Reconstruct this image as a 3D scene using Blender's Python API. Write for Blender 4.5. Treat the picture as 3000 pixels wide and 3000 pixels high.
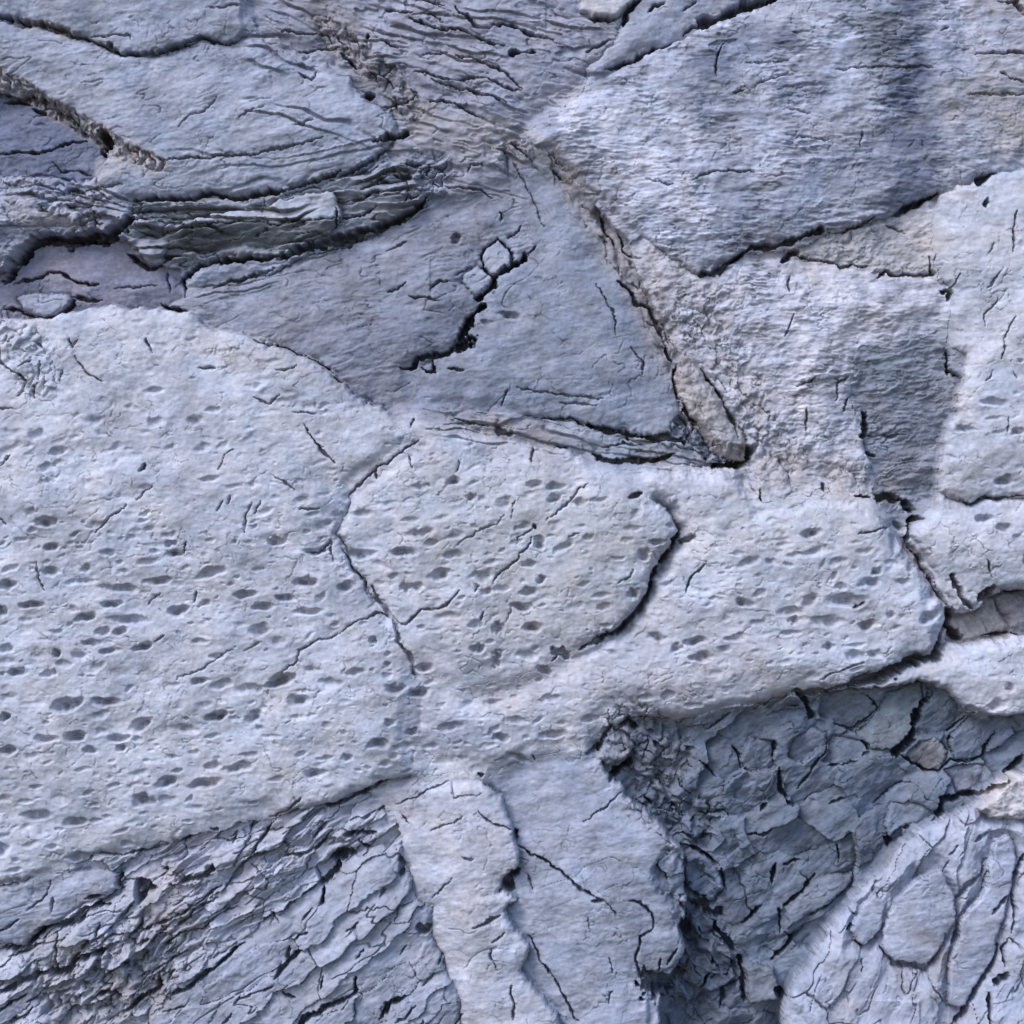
import bpy, math, time
import numpy as np
from mathutils import Vector

scene = bpy.context.scene
for o in list(bpy.data.objects):
    bpy.data.objects.remove(o)

# ------------------------------------------------------------------ camera
PXMM = 1000.0            # one millimetre of rock face = one unit below; the frame is 3.0 m wide
CAM_D = 7.2
cam_d = bpy.data.cameras.new('camera')
cam = bpy.data.objects.new('camera', cam_d)
scene.collection.objects.link(cam)
cam.location = (0.0, -CAM_D, 0.0)
cam.rotation_euler = (math.radians(90), 0, 0)
cam_d.sensor_width = 36
cam_d.lens = 36 * CAM_D / 3.0
cam_d.clip_end = 500
scene.camera = cam

# ------------------------------------------------------------------ sky and sun
SUN_FROM = Vector((-0.55, -0.62, 0.80)).normalized()     # towards the sun: above, left, this side of the face
elev = math.asin(SUN_FROM.z)
azim = math.atan2(SUN_FROM.x, SUN_FROM.y)
w = bpy.data.worlds.new('World'); scene.world = w; w.use_nodes = True
nt = w.node_tree; nt.nodes.clear()
sky = nt.nodes.new('ShaderNodeTexSky'); sky.sky_type = 'NISHITA'; sky.sun_disc = False
sky.ozone_density = 3.0; sky.sun_elevation = elev; sky.sun_rotation = azim
bg = nt.nodes.new('ShaderNodeBackground'); bg.inputs['Strength'].default_value = 0.15
wo = nt.nodes.new('ShaderNodeOutputWorld')
nt.links.new(sky.outputs[0], bg.inputs[0]); nt.links.new(bg.outputs[0], wo.inputs[0])
sl = bpy.data.lights.new('sun', 'SUN'); sl.energy = 1.45; sl.angle = math.radians(30); sl.color = (1.0, 0.965, 0.94)
so = bpy.data.objects.new('sun', sl); scene.collection.objects.link(so)
so.rotation_euler = SUN_FROM.to_track_quat('Z', 'Y').to_euler()
scene.view_settings.view_transform = 'Standard'
scene.view_settings.look = 'None'
scene.view_settings.exposure = 0.80
scene.view_settings.gamma = 1.0

# ------------------------------------------------------------------ noise tools
def _rng(seed): return np.random.RandomState(seed)
_G = {}
def noise(x, y, scale, seed, ang=0.0, stretch=1.0):
    """gradient noise about -1..1; features 'scale' mm wide, 'stretch' times longer along ang (degrees, up-right positive)"""
    if ang or stretch != 1.0:
        a = math.radians(ang); c, s = math.cos(a), -math.sin(a)
        u = (x * c + y * s) / (scale * stretch); v = (-x * s + y * c) / scale
    else:
        u = x / scale; v = y / scale
    if seed not in _G:
        a = _rng(seed).rand(256, 256) * 2 * math.pi
        _G[seed] = (np.cos(a).astype(np.float32), np.sin(a).astype(np.float32))
    gx, gy = _G[seed]
    iu = np.floor(u).astype(np.int32); iv = np.floor(v).astype(np.int32)
    fu = (u - iu).astype(np.float32); fv = (v - iv).astype(np.float32)
    su = fu * fu * fu * (fu * (fu * 6 - 15) + 10); sv = fv * fv * fv * (fv * (fv * 6 - 15) + 10)
    def g(du, dv):
        a = (iv + dv) & 255; b = (iu + du) & 255
        return gx[a, b] * (fu - du) + gy[a, b] * (fv - dv)
    t = g(0, 0) * (1 - su) + g(1, 0) * su
    b = g(0, 1) * (1 - su) + g(1, 1) * su
    return (t * (1 - sv) + b * sv) * 1.5
def fbm(x, y, scale, seed, octv=4, gain=0.5, ang=0.0, stretch=1.0):
    r = 0; a = 1.0
    for k in range(octv):
        r = r + a * noise(x, y, scale / 2 ** k, seed + k, ang, stretch); a *= gain
    return r
def smooth(a, b, x):
    t = np.clip((x - a) / (b - a), 0, 1); return t * t * (3 - 2 * t)
def worley(x, y, scale, seed, ang=0.0, stretch=1.0):
    """returns F1, F2, cell hash (3 randoms) and offsets to the cell's seed"""
    a = math.radians(ang); c, s = math.cos(a), -math.sin(a)
    u = (x * c + y * s) / (scale * stretch); v = (-x * s + y * c) / scale
    r = _rng(seed).rand(5, 128, 128).astype(np.float32)
    iu = np.floor(u).astype(np.int32); iv = np.floor(v).astype(np.int32)
    F1 = np.full(x.shape, 9.0, np.float32); F2 = F1.copy()
    hs = [np.zeros(x.shape, np.float32) for _ in range(3)]
    ox = np.zeros(x.shape, np.float32); oy = ox.copy()
    for dv in (-1, 0, 1):
        for du in (-1, 0, 1):
            A = (iv + dv) & 127; B = (iu + du) & 127
            px = iu + du + 0.12 + 0.76 * r[0, A, B]; py = iv + dv + 0.12 + 0.76 * r[1, A, B]
            ddx = (u - px).astype(np.float32); ddy = (v - py).astype(np.float32)
            d = np.sqrt(ddx * ddx + ddy * ddy)
            n = d < F1
            F2 = np.where(n, F1, np.minimum(F2, d)); F1 = np.where(n, d, F1)
            for k in range(3): hs[k] = np.where(n, r[2 + k, A, B], hs[k])
            ox = np.where(n, ddx, ox); oy = np.where(n, ddy, oy)
    return F1, F2, hs, ox, oy

# ------------------------------------------------------------------ the sampled face
STEP = 2.5
LO, HI = -180.0, 3180.0
ax = np.arange(LO, HI + STEP, STEP, dtype=np.float32)
NX = len(ax)
X, Y = np.meshgrid(ax, ax)          # X to the right, Y downwards, millimetres
WX = X + 9 * noise(X, Y, 95, 1) + 5 * noise(X, Y, 34, 2) + 3.0 * noise(X, Y, 13, 3) + 1.4 * noise(X, Y, 6, 7)
WY = Y + 9 * noise(X, Y, 95, 4) + 5 * noise(X, Y, 34, 5) + 3.0 * noise(X, Y, 13, 6) + 1.4 * noise(X, Y, 6, 8)

RAG = smooth(-.25, .45, noise(X, Y, 150, 9))      # slab outlines are ragged in places, clean in others
EX = WX + RAG * (8 * noise(X, Y, 42, 10) + 7 * noise(X, Y, 19, 11)); EY = WY + RAG * (8 * noise(X, Y, 42, 12) + 7 * noise(X, Y, 19, 13))
def T(c, r, pts):                    # tile notation used while measuring the rock
    return [(c * 1000 + p[0] * 0.5176, r * 1000 + p[1] * 0.5176) for p in pts]
def win(pts, pad):
    xs = [p[0] for p in pts]; ys = [p[1] for p in pts]
    i0 = max(0, int((min(xs) - pad - LO) / STEP)); i1 = min(NX, int((max(xs) + pad - LO) / STEP) + 2)
    j0 = max(0, int((min(ys) - pad - LO) / STEP)); j1 = min(NX, int((max(ys) + pad - LO) / STEP) + 2)
    return slice(j0, j1), slice(i0, i1)
def ext(poly):
    f = lambda v: -500.0 if v <= 0 else (3500.0 if v >= 3000 else float(v))
    return [(f(x), f(y)) for x, y in poly]
def sdist(poly, px, py):
    d = np.full(px.shape, 1e9, np.float32); ins = np.zeros(px.shape, bool)
    n = len(poly)
    for k in range(n):
        x0, y0 = poly[k]; x1, y1 = poly[(k + 1) % n]
        ex, ey = x1 - x0, y1 - y0; L = ex * ex + ey * ey
        if L < 1e-6: continue
        t = np.clip(((px - x0) * ex + (py - y0) * ey) / L, 0, 1)
        dx = px - (x0 + t * ex); dy = py - (y0 + t * ey)
        d = np.minimum(d, dx * dx + dy * dy)
        if abs(ey) > 1e-9:
            c = ((y0 <= py) != (y1 <= py)) & (px < x0 + (py - y0) * ex / ey)
            ins ^= c
    d = np.sqrt(d)
    return np.where(ins, -d, d)

LIGHT = (0.432, 0.44, 0.462); PALE = (0.405, 0.41, 0.435); BLUE = (0.30, 0.325, 0.375); MID = (0.32, 0.335, 0.37)
DARK = (0.14, 0.165, 0.20); PURP = (0.215, 0.21, 0.25); TAN = (0.36, 0.335, 0.32); COOL = (0.292, 0.31, 0.35)
# name, label, category, polygon, height, slope right, slope down, colour, texture, edge radius, edge drop
S = []
def slab(name, label, cat, poly, h, gx=0.0, gy=0.0, col=LIGHT, tex='smooth', er=14, ed=8, group=None):
    S.append(dict(name=name, label=label, cat=cat, poly=poly, h=h, gx=gx, gy=gy, col=col, tex=tex, er=er, ed=ed, group=group))

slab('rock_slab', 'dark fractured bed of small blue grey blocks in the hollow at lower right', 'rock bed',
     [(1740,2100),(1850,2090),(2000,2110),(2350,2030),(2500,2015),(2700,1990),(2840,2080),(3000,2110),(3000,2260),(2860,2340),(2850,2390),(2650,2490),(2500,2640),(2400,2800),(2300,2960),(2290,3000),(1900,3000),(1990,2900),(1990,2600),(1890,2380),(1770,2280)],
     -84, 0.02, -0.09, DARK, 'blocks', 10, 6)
slab('rock_slab', 'laminated purple grey rock with thin dark splits at top centre', 'rock bed',
     [(700,0),(1870,0),(1830,60),(1800,140),(1720,200),(1700,280),(1560,390),(1640,490),(1500,560),(1270,560),(1240,500),(1130,440),(1180,400),(1090,300),(1010,210),(870,190),(800,145),(740,90),(725,60)],
     -22, 0.0, 0.02, (0.275,0.28,0.315), 'lamtop', 10, 5)
slab('rock_slab', 'smooth blue grey slab along the top edge left of the dark streaked face', 'rock slab',
     [(1830,60),(1870,0),(2350,0),(2200,25),(2060,75),(2010,110),(1900,160),(1780,215),(1730,240),(1720,200),(1790,130)], -15, 0, 0, COOL, 'smooth', 14, 8)
slab('rock_slab', 'topmost pale slab in the upper left corner above the thin stepped crack', 'rock slab',
     [(0,0),(730,0),(725,60),(755,75),(740,95),(690,132),(590,115),(540,140),(440,165),(400,168),(360,155),(300,135),(250,112),(170,92),(100,76),(50,58),(0,55)], 24, 0.0, 0.02, COOL, 'smooth', 16, 8)
slab('rock_slab', 'wide smooth blue grey slab at upper left with a rounded nose at its right end', 'rock slab',
     [(0,55),(50,58),(100,76),(170,92),(250,112),(300,135),(360,155),(400,168),(440,165),(540,140),(590,115),(690,132),(740,95),(800,145),(860,165),(880,200),(960,190),(1010,215),(1060,270),(1090,300),(1150,330),(1160,395),(1125,425),(1128,455),(1085,500),(1000,520),(930,548),(870,560),(780,566),(600,575),(400,588),(340,600),(290,560),(290,510),(310,470),(360,470),(300,420),(200,330),(100,270),(0,215)],
     12, 0.0, 0.02, COOL, 'foliated', 22, 14)
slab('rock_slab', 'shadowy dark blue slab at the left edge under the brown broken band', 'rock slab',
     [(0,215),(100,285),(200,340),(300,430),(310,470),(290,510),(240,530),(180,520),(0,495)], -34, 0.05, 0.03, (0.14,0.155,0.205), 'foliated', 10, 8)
slab('rock_slab', 'rubbly grey ledge at the left edge above the dark arched hollow', 'rock ledge',
     [(0,495),(180,520),(240,530),(290,510),(290,560),(340,600),(390,590),(390,640),(340,680),(300,690),(220,700),(120,690),(60,730),(20,790),(0,815)], 2, 0.0, 0.03, (0.29,0.30,0.34), 'rubble', 16, 18)
slab('rock_slab', 'smooth purple floor of the arched hollow at the left edge', 'rock slab',
     [(0,815),(20,790),(60,730),(120,690),(220,700),(300,690),(340,680),(440,770),(490,775),(500,800),(540,850),(480,890),(330,905),(80,930),(0,925)], -62, 0.02, 0.05, PURP, 'smooth', 10, 6)
slab('rock_block', 'small pale angular block low in the arched hollow at the left edge', 'rock block',
     [(40,870),(110,850),(195,858),(205,890),(170,905),(120,922),(60,905)], -30, 0, 0.1, COOL, 'smooth', 12, 10)
slab('rock_slab', 'layered overhanging ledge stack below the smooth slab with the rounded nose', 'rock ledge',
     [(390,590),(600,577),(780,568),(870,562),(930,550),(1000,522),(1085,502),(1130,470),(1190,480),(1265,480),(1270,560),(1200,625),(1050,695),(960,715),(860,745),(560,760),(490,775),(440,775),(340,685),(390,640)], -6, 0.0, -0.05, (0.26,0.275,0.30), 'ledge', 12, 14)
slab('rock_ledge', 'pale upper bench of the ledge stack with a dark face beneath', 'rock ledge',
     [(560,640),(700,610),(770,600),(985,560),(1000,640),(870,648),(560,652),(500,690),(480,680)], 38, 0.0, 0.0, (0.36,0.375,0.40), 'foliated', 8, 6)
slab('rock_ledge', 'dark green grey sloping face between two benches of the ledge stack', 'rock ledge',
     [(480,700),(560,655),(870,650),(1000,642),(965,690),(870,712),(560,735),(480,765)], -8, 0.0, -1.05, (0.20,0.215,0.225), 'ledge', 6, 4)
slab('rock_slab', 'small shelf of blue rock stepping down under the layered ledge', 'rock ledge',
     [(540,850),(545,790),(600,765),(860,748),(1000,700),(1050,700),(860,760),(780,800),(640,820),(600,850),(550,890)], -30, 0, -0.1, BLUE, 'foliated', 10, 8)
slab('rock_slab', 'triangular mid grey slab left of the black central crack', 'rock slab',
     [(480,890),(540,860),(600,840),(640,820),(780,800),(860,760),(1050,700),(1200,632),(1270,560),(1500,560),(1560,680),(1565,715),(1500,780),(1450,815),(1410,870),(1370,930),(1345,1020),(1280,1045),(1210,1085),(1230,1210),(1150,1200),(1050,1165),(980,1090),(900,1040),(720,985),(640,970),(560,920)],
     -42, 0.0, 0.0, (0.232,0.24,0.272), 'foliated', 14, 8)
slab('rock_slab', 'smooth blue triangular slab right of the black central crack', 'rock slab',
     [(1500,560),(1480,430),(1560,410),(1640,490),(1720,600),(1790,700),(1850,850),(1930,1000),(1975,1090),(1985,1150),(2010,1240),(2090,1320),(2150,1360),(2000,1330),(1850,1290),(1700,1260),(1500,1230),(1300,1200),(1230,1210),(1210,1085),(1280,1045),(1345,1020),(1370,930),(1410,870),(1450,815),(1500,780),(1565,715),(1560,680)],
     -34, -0.01, 0.01, (0.24,0.26,0.30), 'smooth', 14, 8)
slab('rock_slab', 'thin dark split strip of rock under the smooth blue triangle', 'rock ledge',
     [(1230,1210),(1300,1200),(1500,1215),(1640,1230),(1760,1250),(1900,1275),(2000,1310),(2150,1362),(2000,1362),(1830,1372),(1760,1352),(1600,1302),(1450,1280)], -52, 0, -0.15, (0.25,0.265,0.29), 'lamtop', 10, 6)
slab('rock_block', 'hexagonal pale stone wedged in the black central crack', 'rock block',
     T(1,0,[(880,1352),(945,1400),(965,1440),(972,1490),(930,1530),(870,1558),(805,1500),(792,1440),(830,1400)]), -26, 0, 0, COOL, 'smooth', 12, 9)
slab('rock_block', 'pale four sided stone just below the hexagonal one in the central crack', 'rock block',
     T(1,0,[(760,1490),(800,1505),(870,1565),(850,1610),(760,1665),(680,1590),(700,1540)]), -32, 0, 0, COOL, 'smooth', 10, 7)
slab('rock_slab', 'great streaked slab at upper right with dark vertical water stains', 'rock slab',
     [(1540,400),(1600,350),(1720,260),(1900,165),(2010,112),(2060,78),(2200,28),(2350,0),(3000,0),(3000,455),(2916,512),(2850,530),(2762,562),(2650,615),(2520,655),(2400,692),(2290,718),(2180,738),(2060,805),(1960,760),(1880,690),(1800,620),(1720,545),(1640,470)],
     22, 0.0, 0.015, (0.305,0.32,0.36), 'streaky', 18, 12)
slab('rock_block', 'rough pale wedge below the dark crack of the streaked slab', 'rock block',
     [(2320,752),(2400,705),(2520,662),(2650,622),(2740,580),(2735,640),(2725,700),(2740,800),(2680,812),(2550,790),(2440,772)], 0, 0, -0.05, (0.38,0.375,0.375), 'gnarly', 12, 8)
slab('rock_slab', 'crumbly tan and white rock face between brown ridge and ribbed hollow', 'rock slab',
     [(1880,690),(1960,760),(2060,805),(2180,745),(2320,752),(2440,775),(2550,793),(2680,815),(2760,820),(2790,860),(2778,957),(2650,1000),(2520,1010),(2500,1060),(2500,1180),(2545,1330),(2570,1400),(2520,1450),(2420,1440),(2230,1470),(2215,1420),(2190,1290),(2130,1180),(2070,1080),(1990,960),(1930,840)],
     -4, 0.0, -0.02, (0.41,0.41,0.435), 'mixed', 14, 8)
slab('rock_slab', 'dark ribbed hollow beside the tall pitted slab at the right edge', 'rock slab',
     [(2500,1060),(2520,1010),(2650,1000),(2778,957),(2775,1010),(2800,1060),(2810,1100),(2797,1197),(2766,1269),(2750,1388),(2745,1440),(2720,1500),(2690,1530),(2650,1540),(2590,1470),(2570,1400),(2545,1330),(2500,1180)],
     -42, -0.03, -0.10, (0.215,0.23,0.258), 'ripple', 10, 6)
slab('rock_block', 'long brown boulder lying in the diagonal cleft near the centre right', 'boulder',
     [(1985,1085),(2010,1070),(2060,1080),(2100,1150),(2140,1210),(2190,1280),(2205,1320),(2190,1350),(2150,1355),(2100,1330),(2050,1270),(2010,1230),(1985,1160)], 5, -0.05, -0.12, (0.36,0.335,0.315), 'rough', 36, 34)
slab('rock_block', 'rounded tan knob at the lower end of the brown boulder', 'boulder',
     [(2215,1365),(2240,1335),(2280,1345),(2310,1390),(2320,1440),(2290,1475),(2235,1480),(2215,1430)], 14, 0, 0, (0.40,0.37,0.365), 'rough', 22, 14)
slab('rock_block', 'second tan knob a little right of the rounded one', 'boulder',
     [(2415,1390),(2450,1370),(2500,1390),(2520,1440),(2480,1455),(2430,1440)], 6, 0, 0, (0.40,0.37,0.365), 'rough', 18, 12)
slab('rock_slab', 'tall pale pitted slab standing along the right edge', 'rock slab',
     [(3000,455),(2916,512),(2850,540),(2766,565),(2735,640),(2725,700),(2745,800),(2790,860),(2778,957),(2775,1010),(2823,1045),(2797,1197),(2766,1269),(2750,1388),(2745,1440),(2800,1468),(2840,1478),(2890,1458),(2930,1462),(3000,1450)], 42, 0.02, 0.0, LIGHT, 'pitfew', 22, 14)
slab('rock_block', 'small square chock between tall right slab and ribbed hollow', 'rock block',
     [(2780,1012),(2826,1042),(2812,1105),(2776,1082)], 8, 0.1, -0.2, (0.27,0.29,0.33), 'smooth', 6, 5)
slab('rock_slab', 'pale pitted block below the tall right slab, pointed at its foot', 'rock block',
     [(2800,1468),(2840,1478),(2890,1458),(2930,1462),(3000,1450),(3000,1730),(2930,1722),(2885,1740),(2850,1790),(2800,1790),(2750,1700),(2700,1620),(2665,1560),(2690,1530),(2725,1488),(2745,1445)], 30, 0.02, -0.03, LIGHT, 'pitfew', 24, 18)
slab('rock_slab', 'large pale pitted slab right of centre with a blunt dark edged corner', 'rock slab',
     [(1820,1385),(1900,1365),(2000,1362),(2100,1368),(2170,1400),(2225,1475),(2420,1440),(2500,1450),(2570,1480),(2610,1530),(2648,1585),(2700,1660),(2760,1770),(2778,1810),(2775,1850),(2740,1915),(2600,1975),(2480,2025),(2350,2035),(2150,2065),(2000,2110),(1900,2100),(1830,2095),(1760,2180),(1700,2205),(1570,2210),(1480,2260),(1400,2275),(1350,2255),(1260,2265),(1200,2200),(1170,2050),(1190,1950),(1180,1850),(1640,1925),(1800,1840),(1900,1720),(1980,1570),(1900,1460)],
     20, 0.02, 0.01, LIGHT, 'pitted', 48, 74)
slab('rock_slab', 'central pitted slab with a clean curved crack down its right side', 'rock slab',
     [(1160,1205),(1230,1207),(1340,1240),(1450,1280),(1600,1302),(1700,1335),(1760,1355),(1800,1400),(1880,1448),(1960,1510),(1990,1550),(1975,1590),(1925,1640),(1895,1730),(1825,1825),(1745,1872),(1680,1905),(1620,1925),(1500,1990),(1350,2010),(1260,1960),(1200,1900),(1160,1820),(1090,1740),(1030,1650),(980,1560),(1015,1500),(1020,1450),(1110,1372),(1230,1290)],
     40, 0.01, 0.0, LIGHT, 'pitted', 30, 20)
slab('rock_slab', 'very large pale slab covering the left half, peppered with oval pits', 'rock slab',
     [(0,925),(80,930),(330,900),(450,912),(560,920),(640,970),(720,985),(900,1045),(980,1105),(1060,1178),(1160,1205),(1230,1290),(1110,1372),(1020,1450),(1015,1500),(980,1560),(1030,1650),(1090,1740),(1120,1800),(1190,1900),(1212,2000),(1200,2150),(1250,2268),(1150,2285),(1000,2340),(930,2360),(800,2390),(560,2450),(400,2490),(270,2510),(150,2575),(0,2640)],
     36, 0.0, -0.01, LIGHT, 'pitted', 26, 14)
slab('rock_slab', 'steep bank of thin diagonal beds in the lower left corner', 'rock bed',
     [(0,2640),(150,2575),(270,2510),(400,2490),(560,2450),(800,2390),(930,2360),(1060,2310),(1160,2390),(1190,2500),(1100,2500),(900,2620),(700,2760),(450,2900),(350,3000),(0,3000)], -6, 0.0, 0.0, (0.375,0.385,0.42), 'beds', 14, 8)
slab('rock_slab', 'smooth pale wedge of rock at the left edge above the diagonal beds', 'rock slab',
     [(0,2640),(60,2590),(150,2555),(290,2545),(350,2560),(350,2600),(260,2650),(160,2710),(80,2760),(0,2790)], 18, 0, 0, COOL, 'foliated', 16, 14)
slab('rock_slab', 'blue grey jointed slab at the bottom beside the diagonal beds', 'rock slab',
     [(350,3000),(450,2900),(700,2760),(900,2620),(960,2560),(1030,2520),(1100,2490),(1180,2500),(1200,2560),(1215,2620),(1260,2660),(1262,2730),(1300,2800),(1310,2850),(1350,2930),(1370,3000)], 24, 0.02, 0.0, COOL, 'joint', 20, 14)
slab('rock_slab', 'pale upright slab with a ragged right edge at bottom centre', 'rock slab',
     [(1060,2318),(1160,2290),(1300,2265),(1375,2253),(1420,2300),(1470,2340),(1498,2400),(1510,2440),(1515,2480),(1525,2520),(1515,2540),(1475,2570),(1470,2605),(1512,2635),(1480,2665),(1505,2710),(1550,2765),(1545,2795),(1528,2840),(1560,2890),(1600,2940),(1640,2965),(1655,3000),(1370,3000),(1350,2930),(1310,2850),(1300,2800),(1262,2730),(1260,2660),(1215,2620),(1200,2560),(1180,2500),(1170,2420),(1150,2380)],
     20, 0.09, 0.0, PALE, 'smooth', 14, 10)
slab('rock_slab', 'smooth blue slab crossed by one long diagonal crack, right of the ragged edge', 'rock slab',
     [(1420,2290),(1480,2255),(1560,2215),(1650,2200),(1700,2225),(1760,2228),(1780,2270),(1830,2315),(1860,2360),(1905,2385),(1955,2430),(1990,2480),(2010,2560),(2018,2640),(2005,2720),(2000,2800),(1950,2850),(1890,2862),(1900,2920),(1930,3000),(1655,3000),(1640,2965),(1600,2940),(1560,2890),(1528,2840),(1545,2795),(1550,2765),(1505,2710),(1480,2665),(1512,2635),(1470,2605),(1475,2570),(1515,2540),(1525,2520),(1515,2480),(1510,2440),(1498,2400),(1470,2340)],
     -14, 0.07, -0.01, (0.30,0.32,0.365), 'smooth', 16, 12)
slab('rock_block', 'knobbly grey stone at the top left tip of the dark hollow', 'rock block',
     T(1,2,[(1560,250),(1600,215),(1660,230),(1680,300),(1640,400),(1600,440),(1500,470),(1440,420),(1500,330)]), -8, 0, 0, (0.27,0.29,0.32), 'rough', 16, 14)
slab('rock_slab', 'pale pitted slab at the right edge just above the dark hollow', 'rock slab',
     [(2480,2028),(2600,1985),(2740,1925),(2830,1890),(2900,1882),(3000,1872),(3000,2105),(2930,2095),(2850,2090),(2800,2050),(2770,2015),(2710,2000),(2620,2005)], 14, 0.02, 0.0, LIGHT, 'pitfew', 20, 16)
slab('rock_block', 'brownish stone jammed in the gap under the right hand pitted block', 'rock block',
     [(2795,1810),(2850,1795),(2890,1750),(2925,1742),(2945,1790),(2970,1845),(2910,1878),(2830,1885),(2800,1860)], -66, 0, 0, (0.31,0.29,0.28), 'rough', 22, 20)
slab('rock_block', 'darker brown stone in the same gap cut by the right edge', 'rock block',
     [(2925,1742),(2960,1735),(3000,1738),(3000,1862),(2975,1850),(2945,1790)], -70, 0, 0, (0.25,0.24,0.245), 'rough', 18, 14)
slab('rock_slab', 'big blue slab of overlapping leaf shaped flakes in the lower right corner', 'rock slab',
     [(2285,3000),(2310,2940),(2345,2860),(2400,2780),(2425,2730),(2500,2630),(2590,2540),(2650,2465),(2700,2425),(2800,2390),(2845,2360),(2875,2315),(2940,2270),(3000,2230),(3000,3000)], 30, 0.02, 0.0, (0.34,0.36,0.41), 'flakes', 70, 40)
slab('rock_flake', 'rounded leaf shaped flake in the middle of the lower right slab', 'rock flake',
     T(2,2,[(1120,1400),(1180,1250),(1320,1080),(1450,1050),(1530,1200),(1545,1340),(1500,1400),(1470,1480),(1370,1600),(1200,1570),(1140,1480)]), 34, 0.03, -0.09, (0.33,0.35,0.40), 'smooth', 7, 4)
slab('rock_flake', 'small lobe shaped flake at the left rim of the lower right slab', 'rock flake',
     T(2,2,[(960,1380),(1000,1250),(1080,1180),(1140,1250),(1110,1400),(1040,1490),(980,1470)]), 31, 0.0, -0.09, (0.33,0.35,0.40), 'smooth', 7, 4)
slab('rock_flake', 'long tall flake near the right edge of the lower right slab', 'rock flake',
     T(2,2,[(1560,1340),(1700,1150),(1760,880),(1850,850),(1880,980),(1850,1180),(1780,1400),(1740,1560),(1600,1820),(1500,1810),(1510,1560),(1560,1430)]), 36, -0.05, -0.07, (0.335,0.355,0.41), 'smooth', 8, 5)
slab('rock_block', 'white rounded stone at the right edge on top of the lower right slab', 'boulder',
     [(2862,2360),(2880,2318),(2940,2272),(3000,2232),(3000,2395),(2950,2400),(2900,2392)], 58, 0.0, 0.0, (0.50,0.47,0.455), 'rough', 26, 22)
slab('rock_block', 'white pebble like stone cut by the top edge right of centre', 'boulder',
     [(1690,0),(1860,0),(1850,25),(1810,52),(1740,48),(1700,30)], 10, 0, 0, (0.50,0.49,0.49), 'smooth', 16, 12)
# blocks of the dark hollow
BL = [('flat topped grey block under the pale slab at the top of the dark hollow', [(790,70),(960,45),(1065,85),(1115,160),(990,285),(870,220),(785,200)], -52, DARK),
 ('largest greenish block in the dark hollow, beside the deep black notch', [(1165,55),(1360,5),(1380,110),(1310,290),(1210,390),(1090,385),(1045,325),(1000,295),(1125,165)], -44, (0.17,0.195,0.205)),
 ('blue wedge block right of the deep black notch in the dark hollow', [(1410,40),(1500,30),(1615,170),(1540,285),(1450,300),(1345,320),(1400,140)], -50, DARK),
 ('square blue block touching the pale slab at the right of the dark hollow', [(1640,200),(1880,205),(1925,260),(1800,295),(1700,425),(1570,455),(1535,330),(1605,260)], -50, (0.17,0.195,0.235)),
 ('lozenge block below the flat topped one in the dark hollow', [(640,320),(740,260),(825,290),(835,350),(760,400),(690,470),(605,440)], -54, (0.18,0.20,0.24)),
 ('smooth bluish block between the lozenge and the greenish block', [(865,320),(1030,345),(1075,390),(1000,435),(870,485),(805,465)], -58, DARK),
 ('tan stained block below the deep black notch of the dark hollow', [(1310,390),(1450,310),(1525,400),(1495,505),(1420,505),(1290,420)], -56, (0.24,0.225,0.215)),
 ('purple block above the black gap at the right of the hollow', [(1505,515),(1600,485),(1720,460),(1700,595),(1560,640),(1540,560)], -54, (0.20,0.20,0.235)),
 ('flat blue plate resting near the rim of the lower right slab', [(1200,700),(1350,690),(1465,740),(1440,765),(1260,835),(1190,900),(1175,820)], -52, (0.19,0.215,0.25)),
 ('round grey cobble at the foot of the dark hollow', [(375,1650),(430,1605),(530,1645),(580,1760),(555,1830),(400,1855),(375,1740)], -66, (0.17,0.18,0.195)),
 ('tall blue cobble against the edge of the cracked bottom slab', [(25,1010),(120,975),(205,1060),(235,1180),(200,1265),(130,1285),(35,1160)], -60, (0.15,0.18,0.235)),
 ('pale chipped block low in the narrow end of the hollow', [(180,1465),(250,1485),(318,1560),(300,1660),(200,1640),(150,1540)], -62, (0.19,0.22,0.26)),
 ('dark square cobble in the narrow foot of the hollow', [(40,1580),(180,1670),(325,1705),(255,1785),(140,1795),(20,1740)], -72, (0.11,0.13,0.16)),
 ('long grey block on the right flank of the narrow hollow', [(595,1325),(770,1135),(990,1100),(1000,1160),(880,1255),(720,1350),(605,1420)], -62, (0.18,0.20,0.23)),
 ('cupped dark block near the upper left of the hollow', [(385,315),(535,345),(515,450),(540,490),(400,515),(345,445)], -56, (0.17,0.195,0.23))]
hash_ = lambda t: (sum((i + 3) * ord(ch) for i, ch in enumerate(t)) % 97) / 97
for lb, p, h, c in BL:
    slab('rock_block', lb, 'rock block', T(2, 2, p), h - 22, (hash_(lb) - .5) * .5, (hash_(lb + 'y') - .6) * .5, tuple(.6 * v + .4 * u for v, u in zip(c, DARK)), 'facet', 9, 8, group='blocks in the dark hollow at lower right')

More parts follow.
